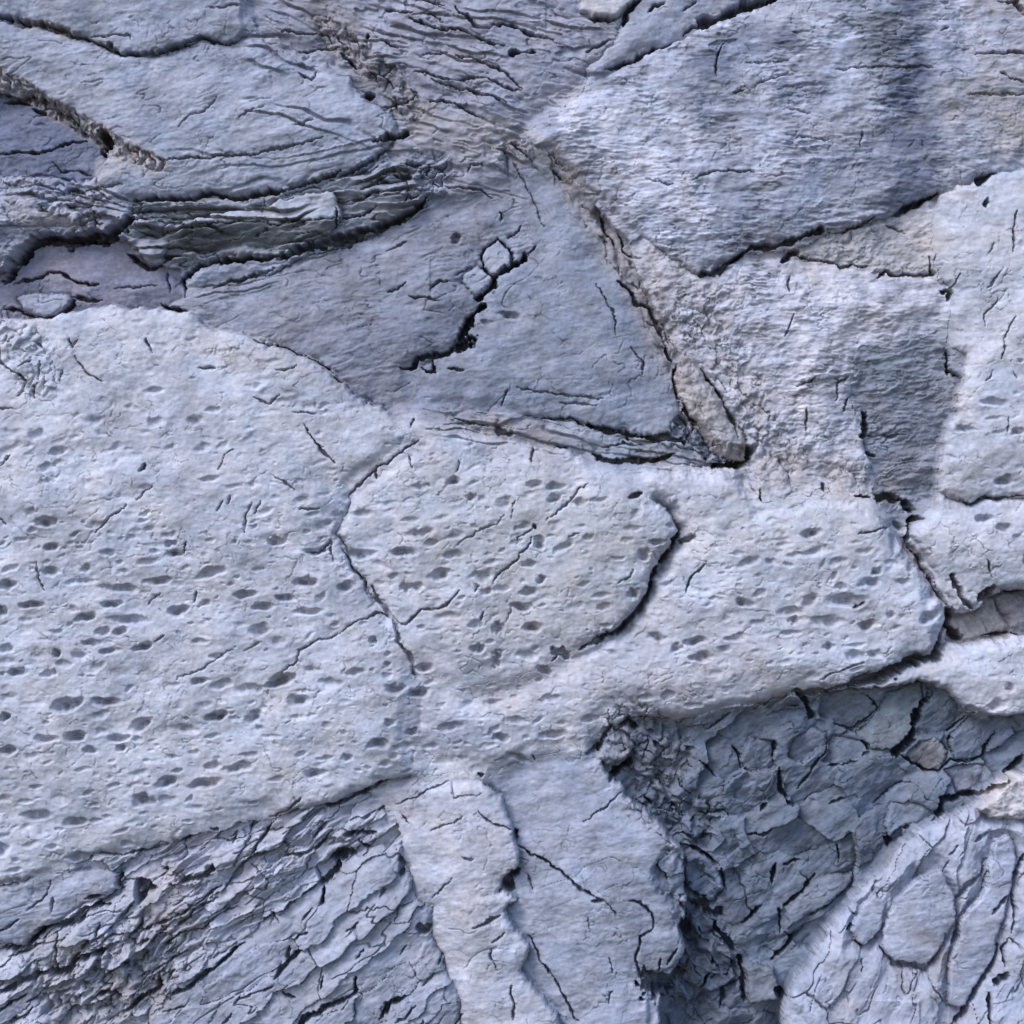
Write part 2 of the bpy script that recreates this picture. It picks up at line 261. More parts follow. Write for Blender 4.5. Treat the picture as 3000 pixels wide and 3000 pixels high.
t0 = time.time()
NS = len(S)
lab = np.full(X.shape, -1, np.int16); dist = np.full(X.shape, 999.0, np.float32)
near = np.full(X.shape, 1e9, np.float32); nlab = np.zeros(X.shape, np.int16)
for i, s in enumerate(S):
    poly = ext(s['poly'])
    wn = win(poly, 90)
    big = (max(p[0] for p in poly) - min(p[0] for p in poly)) > 250
    sd = sdist(poly, EX[wn] if big else WX[wn], EY[wn] if big else WY[wn])
    ins = sd < 0
    dist[wn] = np.where(ins, -sd, np.minimum(dist[wn], sd))
    lab[wn] = np.where(ins, i, lab[wn])
    c = sd < near[wn]
    near[wn] = np.where(c, sd, near[wn]); nlab[wn] = np.where(c, i, nlab[wn])
un = lab < 0
lab[un] = nlab[un]; dist[un] = 0.0

def per(key): return np.array([s[key] for s in S], np.float32)
cx = np.array([np.mean([p[0] for p in s['poly']]) for s in S], np.float32)
cy = np.array([np.mean([p[1] for p in s['poly']]) for s in S], np.float32)
H = per('h')[lab] + per('gx')[lab] * (X - cx[lab]) + per('gy')[lab] * (Y - cy[lab])
er = per('er')[lab] * (1 + 0.5 * noise(X, Y, 60, 20)); ed = per('ed')[lab] * (1 + 0.4 * noise(X, Y, 45, 21))
q = np.clip(1 - dist / er, 0, 1)
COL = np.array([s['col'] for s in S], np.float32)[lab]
def blur(A, rad):
    k = max(1, int(rad / STEP / 1.7))
    for _ in range(3):
        for ax_ in (0, 1):
            pad = [(0, 0)] * A.ndim; pad[ax_] = (k + 1, k)
            c = np.cumsum(np.pad(A.astype(np.float64), pad, mode='edge'), axis=ax_)
            n_ = A.shape[ax_]
            A = (np.take(c, np.arange(2 * k + 1, 2 * k + 1 + n_), ax_) - np.take(c, np.arange(0, n_), ax_)) / (2 * k + 1)
    return A.astype(np.float32)
def soft_seg(pts, wd):
    wn = win(pts, wd * 1.3 + 10)
    d = np.full(X[wn].shape, 1e9, np.float32)
    for (x0, y0), (x1, y1) in zip(pts[:-1], pts[1:]):
        ex, ey = x1 - x0, y1 - y0
        t = np.clip(((X[wn] - x0) * ex + (Y[wn] - y0) * ey) / (ex * ex + ey * ey + 1e-6), 0, 1)
        d = np.minimum(d, np.hypot(X[wn] - x0 - t * ex, Y[wn] - y0 - t * ey))
    SOFT[wn] = np.maximum(SOFT[wn], smooth(wd, wd * .35, d))
SOFT = np.zeros_like(H)
# where neighbouring slabs run into each other without a break
for pts_, wd_ in [
    ([(1180,1215),(1230,1290),(1110,1372),(1040,1420)], 46), ([(1180,1850),(1270,1960),(1350,2010),(1500,1990),(1630,1925)], 85),
    ([(1215,2010),(1200,2150),(1240,2260)], 50), ([(1260,2265),(1480,2260),(1570,2210),(1700,2205)], 55),
    ([(1120,2360),(1170,2430)], 46), ([(1500,560),(1560,680),(1565,715)], 80),
    ([(1270,560),(1400,560),(1500,560),(1600,490)], 90), ([(1240,500),(1270,560)], 60), ([(1500,420),(1640,490),(1720,600)], 40), ([(1545,400),(1620,340),(1720,260)], 50),
    ([(2790,860),(2778,957)], 30), ([(2500,1180),(2500,1060),(2520,1010),(2650,1000),(2775,960)], 90), ([(2500,1060),(2510,1250)], 45), ([(2570,1400),(2620,1480),(2690,1530)], 45),
    ([(2230,1470),(2420,1440),(2520,1450),(2600,1500)], 50), ([(2735,640),(2725,700),(2745,800)], 40), ([(2725,1488),(2690,1530)], 30),
    ([(1230,1210),(1300,1200),(1500,1220)], 50), ([(1230,1210),(1210,1085)], 46), ([(1640,1930),(1750,1880)], 22),
    ([(560,640),(500,690)], 20), ([(540,850),(600,840),(700,800)], 26), ([(1800,2120),(1850,2100),(2000,2110),(2200,2060),(2330,2040)], 105), ([(2840,2080),(2900,2110)], 20),
    ([(330,2540),(470,2480)], 80), ([(600,2445),(780,2395)], 70), ([(120,2590),(200,2540)], 50), ([(700,2760),(900,2620),(1030,2520),(1180,2500)], 34), ([(730,0),(725,60),(740,95)], 26), ([(735,95),(800,145),(880,195),(1010,215)], 26),
    ([(1180,400),(1240,500)], 40), ([(2340,755),(2440,772),(2550,790)], 20), ([(1800,1385),(1900,1365),(2000,1362)], 24),
    ([(1760,1355),(1800,1400),(1880,1448)], 60), ([(340,600),(390,590)], 24), ([(2310,1440),(2250,1480)], 30), ([(2420,1440),(2520,1455)], 26), ([(290,510),(360,470),(300,430)], 22)]:
    soft_seg(pts_, wd_)
Hb = blur(H, 34)
H = H * (1 - SOFT) + Hb * SOFT
H -= ed * q ** 2.2 * (1 - SOFT)
H -= 7.0 * smooth(5, 0, dist) * smooth(0.0, 0.35, noise(X, Y, 130, 22)) * (1 - SOFT)
HB2 = blur(H, 4); H = H * .6 + HB2 * .4
Cb = blur(COL, 22); k_ = (0.1 + 0.9 * SOFT)[..., None]
COL = COL * (1 - k_) + Cb * k_

# ------------------------------------------------------------------ general relief
H += 17 * noise(X, Y, 420, 30) + 9 * noise(X, Y, 170, 31) + 3.6 * noise(X, Y, 70, 32)
big_ = np.array([1.0 if s['name'] == 'rock_slab' and s['tex'] not in ('blocks', 'ripple') else 0.12 for s in S], np.float32)[lab]
H += 26 * (1 - np.exp(-dist / 75.0)) * (1 - SOFT) * big_
H += 1.9 * noise(X, Y, 34, 33, 10, 1.5) + 0.9 * noise(X, Y, 15, 34) + 0.35 * noise(X, Y, 7, 35)
H += 5 * noise(X, Y, 110, 36, 15, 1.6)
def crease(x, y, sc, seed, ang=0, st=1.0):
    "angular facets: the lower envelope of three noises"
    return np.minimum(np.minimum(noise(x, y, sc, seed, ang, st), noise(x, y, sc, seed + 1, ang, st)), noise(x, y, sc, seed + 2, ang + 25, st)) + .3
_rk = {'pitted': .28, 'pitfew': .3, 'smooth': .3, 'foliated': .45, 'streaky': .75, 'joint': .7, 'flakes': .6, 'ledge': .8, 'lamtop': .7, 'blocks': .5, 'facet': .4, 'beds': .6, 'ripple': .7}
ROUGH = (0.4 + 0.9 * smooth(-.3, .4, noise(X, Y, 190, 37))) * np.array([_rk.get(s['tex'], 1.0) for s in S], np.float32)[lab]
ROUGH = blur(ROUGH, 14)
H += ROUGH * (9 * crease(X, Y, 90, 540, 18, 1.5) + 5 * crease(X, Y, 38, 545, 10, 1.7) + 2.2 * crease(X, Y, 17, 550, 20, 1.6))

tex = np.array([s['tex'] for s in S])
def M(*names):
    ids = [i for i in range(NS) if tex[i] in names]
    return np.isin(lab, ids)
def apply(mask, fn):
    x = X[mask]; y = Y[mask]
    dh, mul = fn(x, y)
    H[mask] += dh
    if mul is not None: COL[mask] *= mul[:, None]
def lines(x, y, scale, seed, wdt, ang=0, stretch=1.0, dens=0.0):
    """thin wandering splits where a noise crosses zero, in patches"""
    n = noise(x, y, scale, seed, ang, stretch) + 0.25 * noise(x, y, scale * .3, seed + 1, ang, stretch)
    m = smooth(dens, dens + 0.25, noise(x, y, scale * 1.7, seed + 2))
    return smooth(wdt, 0, np.abs(n)) * m
def terr(x, y, ang, spacing, seed, wob=1.0, wscale=120):
    """broken bedding steps with uneven spacing: sloping benches with a sharp lip that come and go"""
    a = math.radians(ang)
    v = (x * math.sin(a) + y * math.cos(a)) / (spacing * 2.6) + 1.5 * wob * noise(x, y, wscale, seed, ang, 2.2) + 0.55 * noise(x, y, wscale * .38, seed + 1, ang, 2.6) + 0.2 * noise(x, y, wscale * .13, seed + 2, ang, 1.8)
    f = v - np.floor(v)
    m = smooth(-0.35, 0.45, noise(x, y, wscale * 1.1, seed + 3, ang, 1.5))
    v2 = v * 2.3 + 0.6 * noise(x, y, wscale * .3, seed + 4, ang, 2.4); f2 = v2 - np.floor(v2)
    m2 = smooth(-0.1, 0.5, noise(x, y, wscale * .8, seed + 5))
    return 0.4 + (smooth(0, 0.10, f) * (1 - f) - 0.4) * m + 0.6 * (smooth(0, 0.14, f2) * (1 - f2) - .4) * m2, np.floor(v)

def t_smooth(x, y):
    d = -8 * lines(x, y, 130, 40, 0.018, 20, 2.2, 0.25) - 2.5 * lines(x, y, 45, 44, 0.04, -30, 1.8, 0.2)
    d += 1.6 * fbm(x, y, 40, 48, 3, .6, 8, 2.2)
    return d, 1 + 0.21 * fbm(x, y, 90, 52, 5, .68, 10, 1.6)
apply(M('smooth'), t_smooth)
def t_fol(x, y):
    a, _ = terr(x, y, 12, 26, 60, 1.2, 150)
    m = smooth(-0.25, 0.5, noise(x, y, 130, 63, 10, 1.8))
    d = 6.5 * (a - .5) * m + 2.2 * fbm(x, y, 26, 64, 3, .6, 14, 3.0)
    d -= 7 * lines(x, y, 60, 67, 0.05, 14, 3.0, 0.12)
    return d, 1 + 0.22 * fbm(x, y, 70, 70, 5, .66, 12, 2.2)
apply(M('foliated'), t_fol)
def t_lamtop(x, y):
    a, k = terr(x, y, -14, 30, 80, 1.0, 120)
    d = 14 * (a - .4) + 3 * fbm(x, y, 30, 83, 3, .6, -12, 3)
    d -= 9 * lines(x, y, 45, 86, 0.07, -14, 3.5, 0.0)
    return d, 1 + 0.16 * fbm(x, y, 60, 90, 3, .6, -14, 2.5)
apply(M('lamtop'), t_lamtop)
def t_ledge(x, y):
    a, k = terr(x, y, 9, 17, 95, 0.45, 170)
    d = 44 * (a - .4) + 3 * fbm(x, y, 26, 98, 3, .6, 9, 3)
    d -= 24 * lines(x, y, 34, 101, 0.09, 9, 4.5, -0.2)
    return d, 1 + 0.14 * fbm(x, y, 50, 104, 3, .6, 9, 2.5)
apply(M('ledge'), t_ledge)
def strata(top, bot, n_, amp, seed, lo=0.0, hi=1.0):
    "curved beds squeezed between two measured edges; each sheds forward and is undercut below"
    wn = win(top + bot, 5)
    x = X[wn]; y = Y[wn] + 7 * noise(X[wn], Y[wn], 60, seed, 8, 2) + 3 * noise(X[wn], Y[wn], 18, seed + 1, 8, 1.5)
    ty = np.interp(x, [p[0] for p in top], [p[1] for p in top]); by = np.interp(x, [p[0] for p in bot], [p[1] for p in bot])
    v = (y - ty) / np.maximum(by - ty, 20)
    k = smooth(lo - .04, lo + .02, v) * smooth(hi + .04, hi - .02, v) * smooth(top[0][0], top[0][0] + 60, x) * smooth(top[-1][0], top[-1][0] - 60, x)
    vv = v * n_ + .75 * noise(x, y, 150, seed + 2, 8, 2) + .35 * noise(x, y, 55, seed + 5, 8, 2.2) + .28 * np.sin(v * n_ * 2.3 + seed); f = vv - np.floor(vv)
    hsh = np.abs(np.sin(np.floor(vv) * 12.9898 + seed)); 
    prof = smooth(0, .16, f) * smooth(1.0, .86, f) * (0.55 + .45 * f) + .5 * (hsh - .5)
    thr = smooth(-.35, .25, noise(x, y, 110, seed + 4, 8, 2.5))
    H[wn] += k * thr * amp * (prof - .5)
TOP = [(360,595),(600,580),(870,565),(1000,525),(1130,460),(1270,470)]; BOT = [(360,740),(560,765),(860,755),(1050,705),(1200,640),(1280,590)]
strata(TOP, BOT, 5, 56, 700)
strata([(540,760),(860,745),(1050,700),(1250,600)], [(540,930),(860,840),(1050,790),(1250,690)], 4, 16, 710, 0, .8)
strata([(-180,480),(100,500),(330,560),(420,600)], [(-180,690),(100,690),(330,700),(420,720)], 4, 30, 720)
strata([(700,20),(1000,110),(1300,220),(1560,330)], [(700,330),(1000,400),(1300,520),(1560,600)], 5, 20, 730)
strata([(750,-170),(1200,-20),(1750,60),(1800,80)], [(750,60),(1200,170),(1750,330),(1800,340)], 4.5, 22, 740)
strata([(1200,1195),(1500,1210),(2000,1300),(2160,1360)], [(1200,1260),(1500,1310),(2000,1380),(2160,1400)], 2.6, 20, 750)
strata([(450,430),(800,470),(1120,400),(1160,380)], [(450,620),(800,580),(1120,470),(1160,450)], 2.6, 10, 760)
def t_streaky(x, y):
    n1 = fbm(x, y, 13, 110, 3, .65, 2, 4.0)
    w1 = smooth(-.35, .45, noise(x, y, 150, 113)) * smooth(3000, 2600, x + 0.2 * y) * 0.8 + 0.25
    a, _ = terr(x, y, 1, 30, 114, 1.0, 120)
    d = 3.6 * n1 * w1 + 11 * (a - .4) * w1 - 8 * lines(x, y, 30, 117, 0.10, 2, 3.5, 0.0) * w1 + 5 * fbm(x, y, 70, 120, 3)
    d -= 5 * lines(x, y, 90, 124, 0.03, 60, 1.5, 0.2)
    c = 1.04 + 0.42 * fbm(x, y, 30, 128, 4, .62, 3, 3.0) * (0.35 + w1) + .26 * noise(x, y, 210, 127)
    c = c - 0.35 * smooth(.25, .6, noise(x, y, 16, 129, 3, 2.6)) * w1
    return d, np.clip(c, .42, 1.65)
apply(M('streaky'), t_streaky)
def t_gnarly(x, y):
    xx = x + 12 * noise(x, y, 40, 130); yy = y + 12 * noise(x, y, 40, 131)
    b = 0; a_ = 1.0
    for k in range(4):
        b = b + a_ * np.abs(noise(xx, yy, 44 / 1.9 ** k, 132 + k, 6 + 20 * k, 1.5)); a_ *= .62
    wv = smooth(-.35, .4, noise(x, y, 170, 137) + 0.1)
    F1, F2, hs, ox, oy = worley(xx, yy, 40, 138, 30, 1.5)
    d = wv * (13 * (b - .5) + 6 * (hs[0] - .5)) + 6 * fbm(x, y, 80, 134, 4, .55, 5, 1.5)
    d -= 9 * lines(x, y, 50, 139, 0.06, 65, 2.0, 0.0) * wv
    d -= 6 * lines(x, y, 40, 149, 0.07, 4, 2.5, 0.0)
    return d, 1 + 0.16 * fbm(x, y, 50, 142, 4, .6) + .10 * fbm(x, y, 16, 146, 2)
apply(M('gnarly'), t_gnarly)
def t_mixed(x, y):
    dg, cg = t_gnarly(x, y); ds, cs = t_streaky(x, y)
    k = smooth(60, 220, x - (2040 + .30 * (y - 800))) * smooth(1330, 1180, y)
    k = np.clip(k + .5 * (noise(x, y, 70, 555)), 0, 1)
    return dg * (1 - k) + ds * 1.3 * k, cg * (1 - k) + cs * k
apply(M('mixed'), t_mixed)
def t_rubble(x, y):
    xx = x + 10 * noise(x, y, 26, 150); yy = y + 8 * noise(x, y, 26, 151)
    F1, F2, hs, ox, oy = worley(xx, yy, 26, 152, 6, 2.0)
    wv = smooth(-.3, .3, noise(x, y, 80, 157))
    d = wv * (14 * (hs[0] - .5) + 10 * (hs[1] - .5) * oy - 12 * smooth(.12, 0, F2 - F1) * (hs[2] > .4)) + 6 * fbm(x, y, 50, 153, 4, .6, 5, 2)
    a, _ = terr(x, y, 6, 24, 158, 1.0, 90)
    return d + 14 * (a - .4), 1 + 0.14 * fbm(x, y, 40, 156, 3)
apply(M('rubble'), t_rubble)
def t_rough(x, y):
    return 5 * fbm(x, y, 40, 160, 5, .6) - 6 * lines(x, y, 40, 165, 0.06, -50, 2, 0.1), 1 + 0.14 * fbm(x, y, 30, 168, 3)
apply(M('rough'), t_rough)
def t_ripple(x, y):
    a, _ = terr(x, y, 8, 22, 170, 1.6, 60)
    return 9 * (a - .4) + 5 * fbm(x, y, 24, 173, 3, .6, 10, 3.0) + 5 * noise(x, y, 80, 176), 1 + 0.18 * fbm(x, y, 45, 177, 3, .6, 6, 2.4)
apply(M('ripple'), t_ripple)
def t_pit(x, y):
    d = 2.2 * fbm(x, y, 60, 180, 3, .5, 8, 1.6)
    d -= 3.5 * smooth(.2, .75, noise(x, y, 24, 197, 8, 1.9)) * smooth(-.2, .3, noise(x, y, 150, 198)) + 5 * lines(x, y, 70, 188, 0.03, 35, 1.8, 0.2) + 4 * lines(x, y, 45, 191, 0.04, -40, 1.6, 0.25)
    return d, 1 + 0.19 * fbm(x, y, 120, 194, 6, .68, 12, 1.5)
apply(M('pitted', 'pitfew'), t_pit)
def t_blocks(x, y):
    xx = x + 30 * noise(x, y, 110, 200) + 6 * noise(x, y, 24, 207); yy = y + 30 * noise(x, y, 110, 201) + 6 * noise(x, y, 24, 208)
    F1, F2, hs, ox, oy = worley(xx, yy, 120, 202, 42, 1.35)
    d = 30 * (hs[0] - .5) + 80 * ((hs[1] - .5) * ox + (hs[2] - .5) * oy) - 18 * F1 * F1 - 16 * smooth(.035, 0, F2 - F1) * smooth(.1, .4, noise(x, y, 90, 206))
    G1, G2, g, gx_, gy_ = worley(xx, yy, 44, 203, 38, 1.5)
    wv = smooth(-.15, .35, noise(x, y, 170, 204) - .0012 * (x - 2250))
    d += wv * (18 * (g[0] - .5) + 34 * ((g[1] - .5) * gx_ + (g[2] - .5) * gy_) - 6 * G1 * G1)
    d += 16 * crease(x, y, 80, 560, 40, 1.3) + 4 * crease(x, y, 34, 565, 40, 1.5) - 8 * lines(x, y, 70, 575, .03, 42, 2.2, .15)
    return d, (1 + 0.22 * (hs[1] - .5)) * (1 + 0.22 * fbm(x, y, 70, 209, 4, .6))
apply(M('blocks'), t_blocks)
def t_facet(x, y):
    return 12 * crease(x, y, 70, 580, 40, 1.3) + 3 * crease(x, y, 26, 583, 30, 1.5) - 5 * lines(x, y, 45, 586, .05, 42, 2, .1), 1 + .2 * fbm(x, y, 50, 588, 4, .6)
apply(M('facet'), t_facet)
def t_beds(x, y):
    a, k = terr(x, y, 33, 22, 210, 0.42, 200)
    xx = x + 12 * noise(x, y, 60, 213) + 4 * noise(x, y, 15, 223); yy = y + 12 * noise(x, y, 60, 214) + 4 * noise(x, y, 15, 224)
    F1, F2, hs, ox, oy = worley(xx, yy, 46, 215, 34, 3.6)
    G1, G2, g, gx_, gy_ = worley(xx, yy, 17, 217, 34, 3.0)
    wv = smooth(-.2, .4, noise(x, y, 150, 220))
    d = 26 * (a - .4) + 40 * (hs[0] - .5) + 60 * (hs[1] - .35) * oy - 26 * smooth(.07, 0, F2 - F1) * (hs[1] > .4)
    d += wv * (16 * (g[0] - .5) - 14 * smooth(.14, 0, G2 - G1) * (g[1] > .5))
    d -= 20 * lines(x, y, 70, 216, 0.05, 34, 4.0, -0.1)
    d += 5 * crease(x, y, 30, 593, 34, 2.4) + 9 * noise(x, y, 110, 221)
    return d, 1 + 0.18 * fbm(x, y, 50, 222, 4, .6, 34, 2.5)
apply(M('beds'), t_beds)
def t_joint(x, y):
    xx = x + 20 * noise(x, y, 70, 245) + 4 * noise(x, y, 16, 248); yy = y + 20 * noise(x, y, 70, 246) + 4 * noise(x, y, 16, 249)
    F1, F2, hs, ox, oy = worley(xx, yy, 70, 247, 38, 3.6)
    d = 22 * (hs[0] - .5) + 46 * (hs[1] - .4) * oy - 22 * smooth(.035, 0, F2 - F1) * (hs[2] > .6)
    d -= 18 * lines(x, y, 75, 233, 0.035, 37, 3.2, 0.0) + 6 * lines(x, y, 55, 236, 0.03, -65, 1.5, 0.15)
    d += 2.5 * fbm(x, y, 40, 239, 3, .55, 34, 2)
    return d, 1 + 0.12 * fbm(x, y, 60, 242, 4, .6, 34, 2)
apply(M('joint'), t_joint)
def t_flakes(x, y):
    xx = x + 24 * noise(x, y, 110, 250) + 5 * noise(x, y, 22, 251); yy = y + 24 * noise(x, y, 110, 252)
    F1, F2, hs, ox, oy = worley(xx, yy, 95, 253, 66, 2.6)
    d = 26 * (hs[0] - .5) + 34 * (hs[1] - .5) * oy - 26 * smooth(.035, 0, F2 - F1) * (hs[2] > .55)
    d += 9 * crease(x, y, 60, 256, 64, 2.0) - 16 * lines(x, y, 70, 259, 0.04, 66, 3.0, 0.0)
    return d, 1 + 0.14 * fbm(x, y, 70, 260, 4, .6, 64, 1.8)
apply(M('flakes'), t_flakes)

# ------------------------------------------------------------------ brown broken bands and dirt patches (own colour of the rock)
def soft_line(pts, wdt, soft):
    wn = win(pts, wdt + soft + 20)
    d = np.full(X[wn].shape, 1e9, np.float32)
    for (x0, y0), (x1, y1) in zip(pts[:-1], pts[1:]):
        ex, ey = x1 - x0, y1 - y0; L = ex * ex + ey * ey + 1e-6
        t = np.clip(((WX[wn] - x0) * ex + (WY[wn] - y0) * ey) / L, 0, 1)
        d = np.minimum(d, np.hypot(WX[wn] - x0 - t * ex, WY[wn] - y0 - t * ey))
    return wn, smooth(wdt + soft, wdt - soft * .3, d + 0.3 * soft * fbm(X[wn], Y[wn], 50, 300, 2)), d
def tint(pts, wdt, soft, col, k=1.0):
    wn, m, d = soft_line(pts, wdt, soft)
    m = (m * k * np.clip(0.75 + 0.5 * noise(X[wn], Y[wn], 28, 302), 0, 1))[..., None]
    c = COL[wn]
    COL[wn] = c * (1 - m) + np.array(col, np.float32) * m
BROWN = (0.30, 0.262, 0.24); OCH = (0.37, 0.345, 0.325)
ridge = [(1450,390),(1540,430),(1640,500),(1720,590),(1780,700),(1850,790),(1900,900),(1960,1020),(2000,1090)]
band = T(0,0,[(0,430),(130,490),(250,590),(380,650),(500,720),(600,800),(700,860),(900,940)])
tint(ridge, 30, 50, BROWN, .75)
tint([(960,90),(1060,160),(1150,240),(1190,310),(1240,340)], 34, 40, (0.25,0.225,0.22), .8)
tint([(1240,370),(1380,400),(1480,410),(1560,440)], 40, 50, OCH, .6)
tint(band, 26, 14, BROWN, .85)
tint(T(0,0,[(120,140),(300,170),(450,200)]), 12, 10, BROWN, .7)
tint(T(0,0,[(600,930),(850,950)]), 30, 20, OCH, .6)
tint([(1270,1230),(1480,1260),(1600,1290)], 26, 30, BROWN, .6)
tint([(1000,1120),(1180,1150)], 24, 30, (0.22,0.2,0.2), .6)
tint([(2000,800),(2060,900),(2160,1050),(2230,1200),(2320,1330)], 40, 60, OCH, .5)
tint([(2250,850),(2420,950),(2300,1050)], 60, 80, (0.47,0.47,0.50), .7)
tint([(2300,1370),(2600,1430)], 40, 40, OCH, .6)
tint([(2350,770),(2700,700)], 50, 50, OCH, .6)
tint([(0,620),(200,640),(280,680)], 24, 20, OCH, .5)
tint([(500,950),(900,1080)], 40, 50, (0.42,0.40,0.38), .6)
tint([(1350,1550),(1800,1600)], 120, 120, (0.42,0.415,0.39), .6)
tint([(1400,1850),(1700,1780)], 60, 90, (0.42,0.41,0.385), .5)
tint([(2100,1530),(2500,1520)], 70, 70, (0.43,0.425,0.40), .5)
tint([(1500,2000),(2200,1980)], 60, 90, (0.44,0.415,0.41), .55)
tint([(150,2800),(250,2960),(420,2900),(480,2700)], 70, 70, (0.29,0.27,0.25), .55)
tint([(600,2530),(500,2620)], 60, 60, (0.33,0.30,0.32), .5)
tint([(1330,2400),(1450,2560),(1400,2680)], 60, 60, (0.44,0.415,0.42), .4)
tint([(2700,2740),(2760,2830)], 26, 22, BROWN, .5)
tint([(2680,2870),(2790,2960)], 40, 40, (0.31,0.29,0.29), .6)
tint([(2850,0),(3000,30)], 26, 30, BROWN, .7)
tint([(2900,150),(3000,420)], 60, 60, OCH, .5)
tint([(2790,330),(2960,380)], 60, 60, OCH, .5)
tint([(1850,2180),(1960,2230)], 60, 50, (0.2,0.19,0.19), .5)
tint([(880,0),(1000,60)], 40, 40, (0.24,0.22,0.21), .6)
tint([(1640,60),(1720,140)], 30, 30, (0.3,0.28,0.28), .5)
# water stains down the streaked slab; also darker and paler patches across the face
def stain_tone(pts, wdt, soft, col, k): 
    wn, m, d = soft_line(pts, wdt, soft)
    m = (m * k * np.clip(0.78 + 0.7 * noise(X[wn], Y[wn], 55, 310, 0, 2.0) + 0.6 * noise(X[wn], Y[wn], 15, 311, 2, 3.5), 0, 1))[..., None]
    COL[wn] = COL[wn] * (1 - m) + np.array(col, np.float32) * m
stain_tone([(2650,-60),(2655,120),(2650,260),(2670,380),(2700,430)], 30, 75, (0.085,0.10,0.145), .95)
stain_tone([(2620,420),(2640,560)], 50, 100, (0.13,0.145,0.195), .75)
stain_tone([(2470,-40),(2560,60),(2560,140)], 60, 50, (0.12,0.135,0.15), .8)
stain_tone([(2080,190),(2180,130),(2320,120)], 30, 40, (0.12,0.135,0.175), .75)
stain_tone([(2060,240),(2100,320)], 60, 60, (0.13,0.15,0.185), .7)
stain_tone([(2300,640),(2150,600)], 50, 60, (0.25,0.27,0.32), .5)
stain_tone([(2380,300),(2420,520)], 60, 80, (0.19,0.21,0.26), .6)
stain_tone([(1880,130),(1900,60)], 40, 50, (0.24,0.25,0.30), .4)
stain_tone([(2540,1060),(2620,1100)], 34, 30, (0.17,0.20,0.215), .7)
stain_tone([(1700,300),(1850,180)], 30, 50, (0.27,0.285,0.33), .4)
stain_tone([(1530,480),(1600,640),(1660,740)], 30, 60, (0.25,0.275,0.32), .5)
stain_tone([(1650,0),(1650,130),(1640,200)], 30, 50, (0.24,0.25,0.30), .6)
stain_tone([(1100,1000),(1250,1050),(1300,960)], 80, 90, (0.19,0.205,0.245), .75)  # darker tone on the slab left of the central crack
stain_tone([(900,1000),(1050,1130),(1300,1180)], 50, 70, (0.22,0.22,0.25), .5)
stain_tone([(1480,480),(1560,560)], 60, 60, (0.25,0.265,0.30), .4)
stain_tone([(1900,2650),(2060,2900)], 90, 80, (0.10,0.12,0.15), .6)  # darker tone over the narrow foot of the hollow
stain_tone([(1220,2020),(1280,2120),(1400,2200)], 40, 60, (0.29,0.30,0.34), .6)
stain_tone([(1700,330),(1800,400),(1960,560)], 40, 80, (0.52,0.52,0.55), .6)
stain_tone([(2250,450),(2500,330)], 40, 90, (0.44,0.45,0.49), .5)
stain_tone([(1840,420),(1900,520),(1960,440),(1860,330)], 70, 70, (0.50,0.51,0.55), .8)

# bands of broken rock get their own relief
def band_relief(pts, wdt, soft, amp, seed, sc, ang, st, drop=0.0):
    wn, m, d = soft_line(pts, wdt, soft)
    x = X[wn]; y = Y[wn]
    xx = x + 14 * noise(x, y, 42, seed) + 4 * noise(x, y, 12, seed + 3); yy = y + 14 * noise(x, y, 42, seed + 1) + 4 * noise(x, y, 12, seed + 4)
    F1, F2, hs, ox, oy = worley(xx, yy, sc * 1.15, seed + 2, ang, st)
    br = smooth(-.25, .3, noise(x, y, 48, seed + 4))
    H[wn] += m * (amp * (hs[0] - .5) + amp * 1.2 * (hs[2] - .5) * oy - amp * .35 * F1 * F1 - 1.3 * amp * smooth(.15, 0, F2 - F1) * (hs[1] > .5) * br + amp * .7 * (np.abs(noise(xx, yy, sc * 1.4, seed + 1, ang, 1.6)) * 2 - .5) - drop)
band_relief(band, 20, 8, 22, 320, 16, -75, 1.8, 10)
band_relief(T(0,0,[(0,110),(150,135),(300,165),(450,205)]), 8, 5, 14, 325, 11, 70, 1.5, 10)
band_relief(ridge, 20, 26, 13, 330, 30, -58, 2.4, -3)
band_relief([(960,90),(1060,160),(1150,240),(1200,320)], 30, 22, 24, 335, 24, -50, 1.6, 0)
band_relief([(1850,2130),(1960,2230),(1900,2330),(2040,2420)], 60, 40, 26, 340, 26, -40, 1.2, 0)
band_relief([(1990,2560),(2060,2680),(2100,2840),(2060,2980)], 60, 30, 34, 345, 44, -60, 1.3, 26)
band_relief([(190,2900),(420,2880),(420,2760),(300,2870)], 70, 40, 30, 350, 22, 50, 1.8, 12)
band_relief([(2000,1250),(2100,1330),(2190,1340)], 26, 14, 30, 355, 18, -55, 1.8, 24)
band_relief([(170,590),(270,600),(260,650)], 40, 16, 24, 360, 22, 10, 1.3, 4)
band_relief([(2020,900),(2120,1050),(2230,1230),(2300,1330)], 40, 40, 12, 365, 22, -60, 1.7, 0)
band_relief([(1230,490),(1290,500),(1230,560)], 40, 20, 24, 370, 26, 20, 1.3, 6)
band_relief([(0,960),(90,1020),(120,1110)], 50, 40, 10, 375, 22, 50, 1.4, 0)

